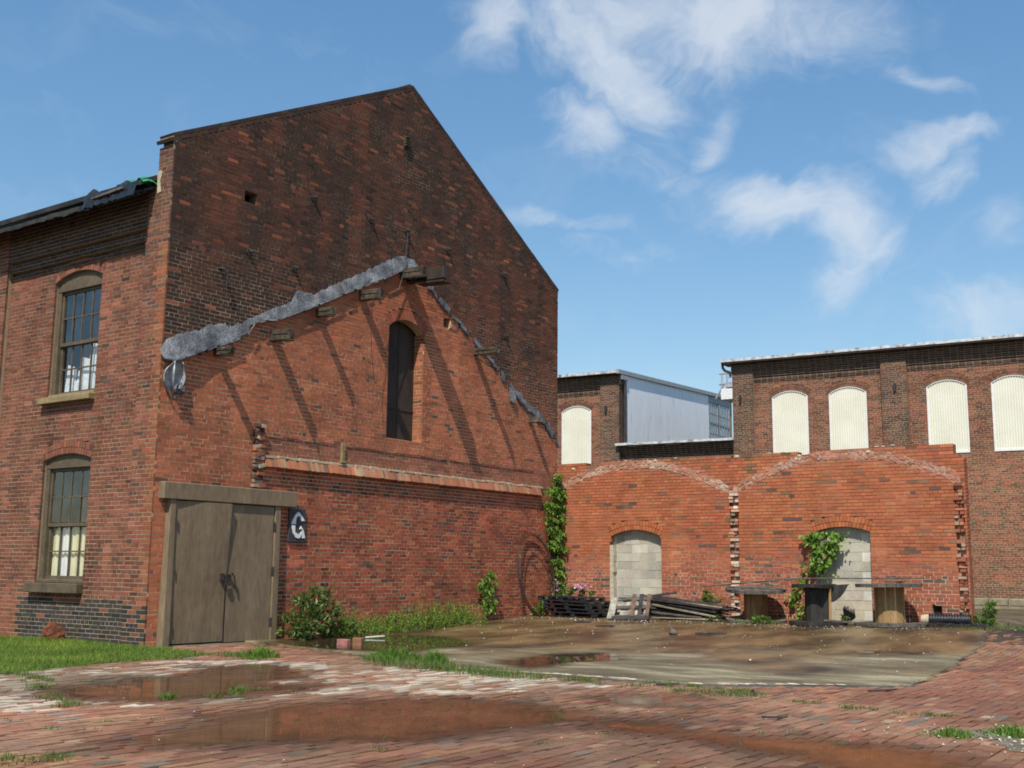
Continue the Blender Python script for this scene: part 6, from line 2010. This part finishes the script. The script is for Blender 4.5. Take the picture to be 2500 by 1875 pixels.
    for _ in range(95):
        z = RNG.uniform(.25, 1.15)
        yc = interp([(.2, -2.75), (.45, -2.8), (.8, -2.95), (1.0, -2.8), (1.15, -2.72)], z); w = interp([(.2, .26), (.45, .26), (.62, .12), (.85, .27), (1.15, .08)], z)
        spots.append((Vector((.06 + abs(RNG.gauss(0, .05)), yc + RNG.uniform(-w, w), z)), (1, 0, 0), (0, 1, 0)))
    creeper('creeper', 'short bright creeper on the gable wall right of the weeds', (.05, -2.75, gz(.1, -2.75)), spots, .105, (.10, .19, .026), (.21, .32, .06),
            [([(.03, -2.72, .12), (.03, -2.85, .6), (.03, -2.8, 1.1)], .010), ([(.03, -2.7, .12), (.04, -2.7, .5)], .008)])
    # broad leaved vine at the right doorway
    T = thing('vine', (6.15, -.12, gz(6.1, -.1)), 'broad leaved vine hanging over the left half of the right doorway', 'vine')
    C, D, S = [], [], []
    outl = [(6.02, 1.93), (6.25, 1.99), (6.6, 2.0), (6.86, 1.97), (6.84, 1.75), (6.72, 1.62), (6.70, 1.45), (6.62, 1.33), (6.48, 1.22), (6.34, 1.18), (6.20, 1.24), (6.22, 1.5), (6.10, 1.7)]
    n = 0
    while n < 430:
        u, z = RNG.uniform(5.9, 6.9), RNG.uniform(1.1, 2.05)
        if not in_poly((u, z), outl): continue
        if mnoise.noise(Vector((u * 4, z * 4, 8))) < -.30: continue
        C.append((u, -.02 - abs(RNG.gauss(0, .07)), z)); D.append((RNG.gauss(0, .5), -.45, -.75 + RNG.gauss(0, .3))); S.append(RNG.uniform(.07, .13)); n += 1
    for (u, z, k) in ((6.45, 1.10, 12), (6.62, 1.05, 5), (6.05, 1.25, 16), (5.98, 1.05, 14), (5.85, .75, 26), (5.75, .6, 20), (6.0, .45, 22), (5.9, .9, 12), (6.9, 1.9, 6), (5.9, .3, 14)):
        for _ in range(k):
            C.append((u + RNG.gauss(0, .07), -.04 - abs(RNG.gauss(0, .04)), z + RNG.gauss(0, .06))); D.append((RNG.gauss(0, .6), -.4, -.6 + RNG.gauss(0, .4))); S.append(RNG.uniform(.06, .10))
    leaf_mesh('foliage', C, D, S, greens(len(C), (.080, .165, .020), (.18, .29, .045), .22), 'leaf', T, wide=.85)
    st = MB()
    for k in range(7):
        u = 6.0 + k * .07
        st.tube([(u - .05, -.03, .2), (u, -.03, .8 + .05 * k), (u + .06 * math.sin(k), -.03, 1.3), (u + .1, -.03, 1.9)], .006, 4)
    st.tube([(6.4, -.05, 1.95), (6.7, -.06, 1.9), (6.9, -.07, 1.93)], .005, 4)
    st.build('stem', 'stem', T)
    # smaller plants
    bush('weed_clump', 'leafy weed sprouting behind the right half of the plank heap', (4.05, -.18, .15), [(4.05, -.2, .62, .20, .12, .13), (3.95, -.2, .5, .15, .1, .15), (4.2, -.2, .55, .1, .08, .08)], 330, .075, (.07, .14, .02), (.15, .24, .05), 'weed', 5, .38)
    bush('weed_clump', 'low weeds in front of the brown and black reels', (5.75, -1.35, .16), [(5.65, -1.35, .22, .30, .12, .10), (5.95, -1.3, .20, .18, .10, .07), (5.2, -1.45, .18, .1, .06, .05)], 420, .065, (.06, .13, .02), (.15, .24, .05), 'weed', 6, .5)
    bush('weed_clump', 'small weed at the foot of the right doorway beside the tan reel', (7.0, -.35, .2), [(7.0, -.4, .27, .12, .08, .08)], 120, .06, (.06, .13, .02), (.14, .23, .05), 'weed', 3, .5)
    bush('weed_clump', 'small weed at the left end of the plank heap foot beside the brown reel', (4.48, -.85, .17), [(4.48, -.9, .21, .12, .08, .06), (4.35, -1.0, .19, .08, .06, .04)], 110, .055, (.06, .13, .02), (.14, .23, .05), 'weed', 3, .5)
    bush('shrub', 'upright green shrub at the right end of the ruined wall', (9.46, .05, .1), [(9.46, .05, .34, .18, .16, .24), (9.55, .0, .55, .12, .1, .14), (9.40, .0, .20, .15, .12, .12)], 620, .085, (.055, .115, .018), (.135, .22, .045), 'shrub', 7, .34)
    bush('weed_clump', 'bright weed at the left end of the black pallet stack', (.22, -.95, .13), [(.2, -.95, .27, .16, .20, .16), (.15, -.75, .45, .12, .14, .14)], 620, .06, (.07, .145, .02), (.16, .25, .05), 'weed', 5, .45)
    T = bush('flowering_plant', 'pink flowering plant growing behind the black pallets in the corner', (.55, -.25, .14), [(.35, -.25, .66, .22, .12, .12), (.75, -.22, .66, .18, .1, .08), (1.1, -.2, .62, .12, .08, .06)], 420, .07, (.06, .12, .02), (.15, .22, .05), 'flower', 7, .4)
    C, D = [], []
    for (u, z, k, r) in ((.78, .80, 46, .06), (.92, .80, 46, .06), (.22, .86, 34, .05), (.28, .72, 12, .03), (.80, .70, 12, .03)):
        for _ in range(k):
            C.append((u + RNG.gauss(0, r), -.32 + RNG.gauss(0, .03), z + RNG.gauss(0, r * .55))); D.append((RNG.gauss(0, .6), -.5, RNG.gauss(.3, .6)))
    leaf_mesh('blossom', C, D, NR.uniform(.03, .055, len(C)), greens(len(C), (.58, .28, .52), (.74, .50, .68), .12), 'petal', T, wide=.8)
    # grass and weeds beyond the wall at the right
    P, H = [], []
    for _ in range(2600):
        x, y = RNG.uniform(9.3, 14.5), RNG.uniform(.6, 12.5)
        P.append((x, y, gz(x, y) - .03)); H.append(RNG.uniform(.04, .16))
    blades(P, H, greens(len(P), (.07, .12, .025), (.16, .19, .07), .25), 'weeds', 'sparse grass on the soil before the mill footing at the right', 'weeds', 'stuff', .5, .008)

build_ground()
build_pavement()
build_puddles()
build_warehouse()
build_arch_wall()
build_mill()
build_yard()
build_plants()
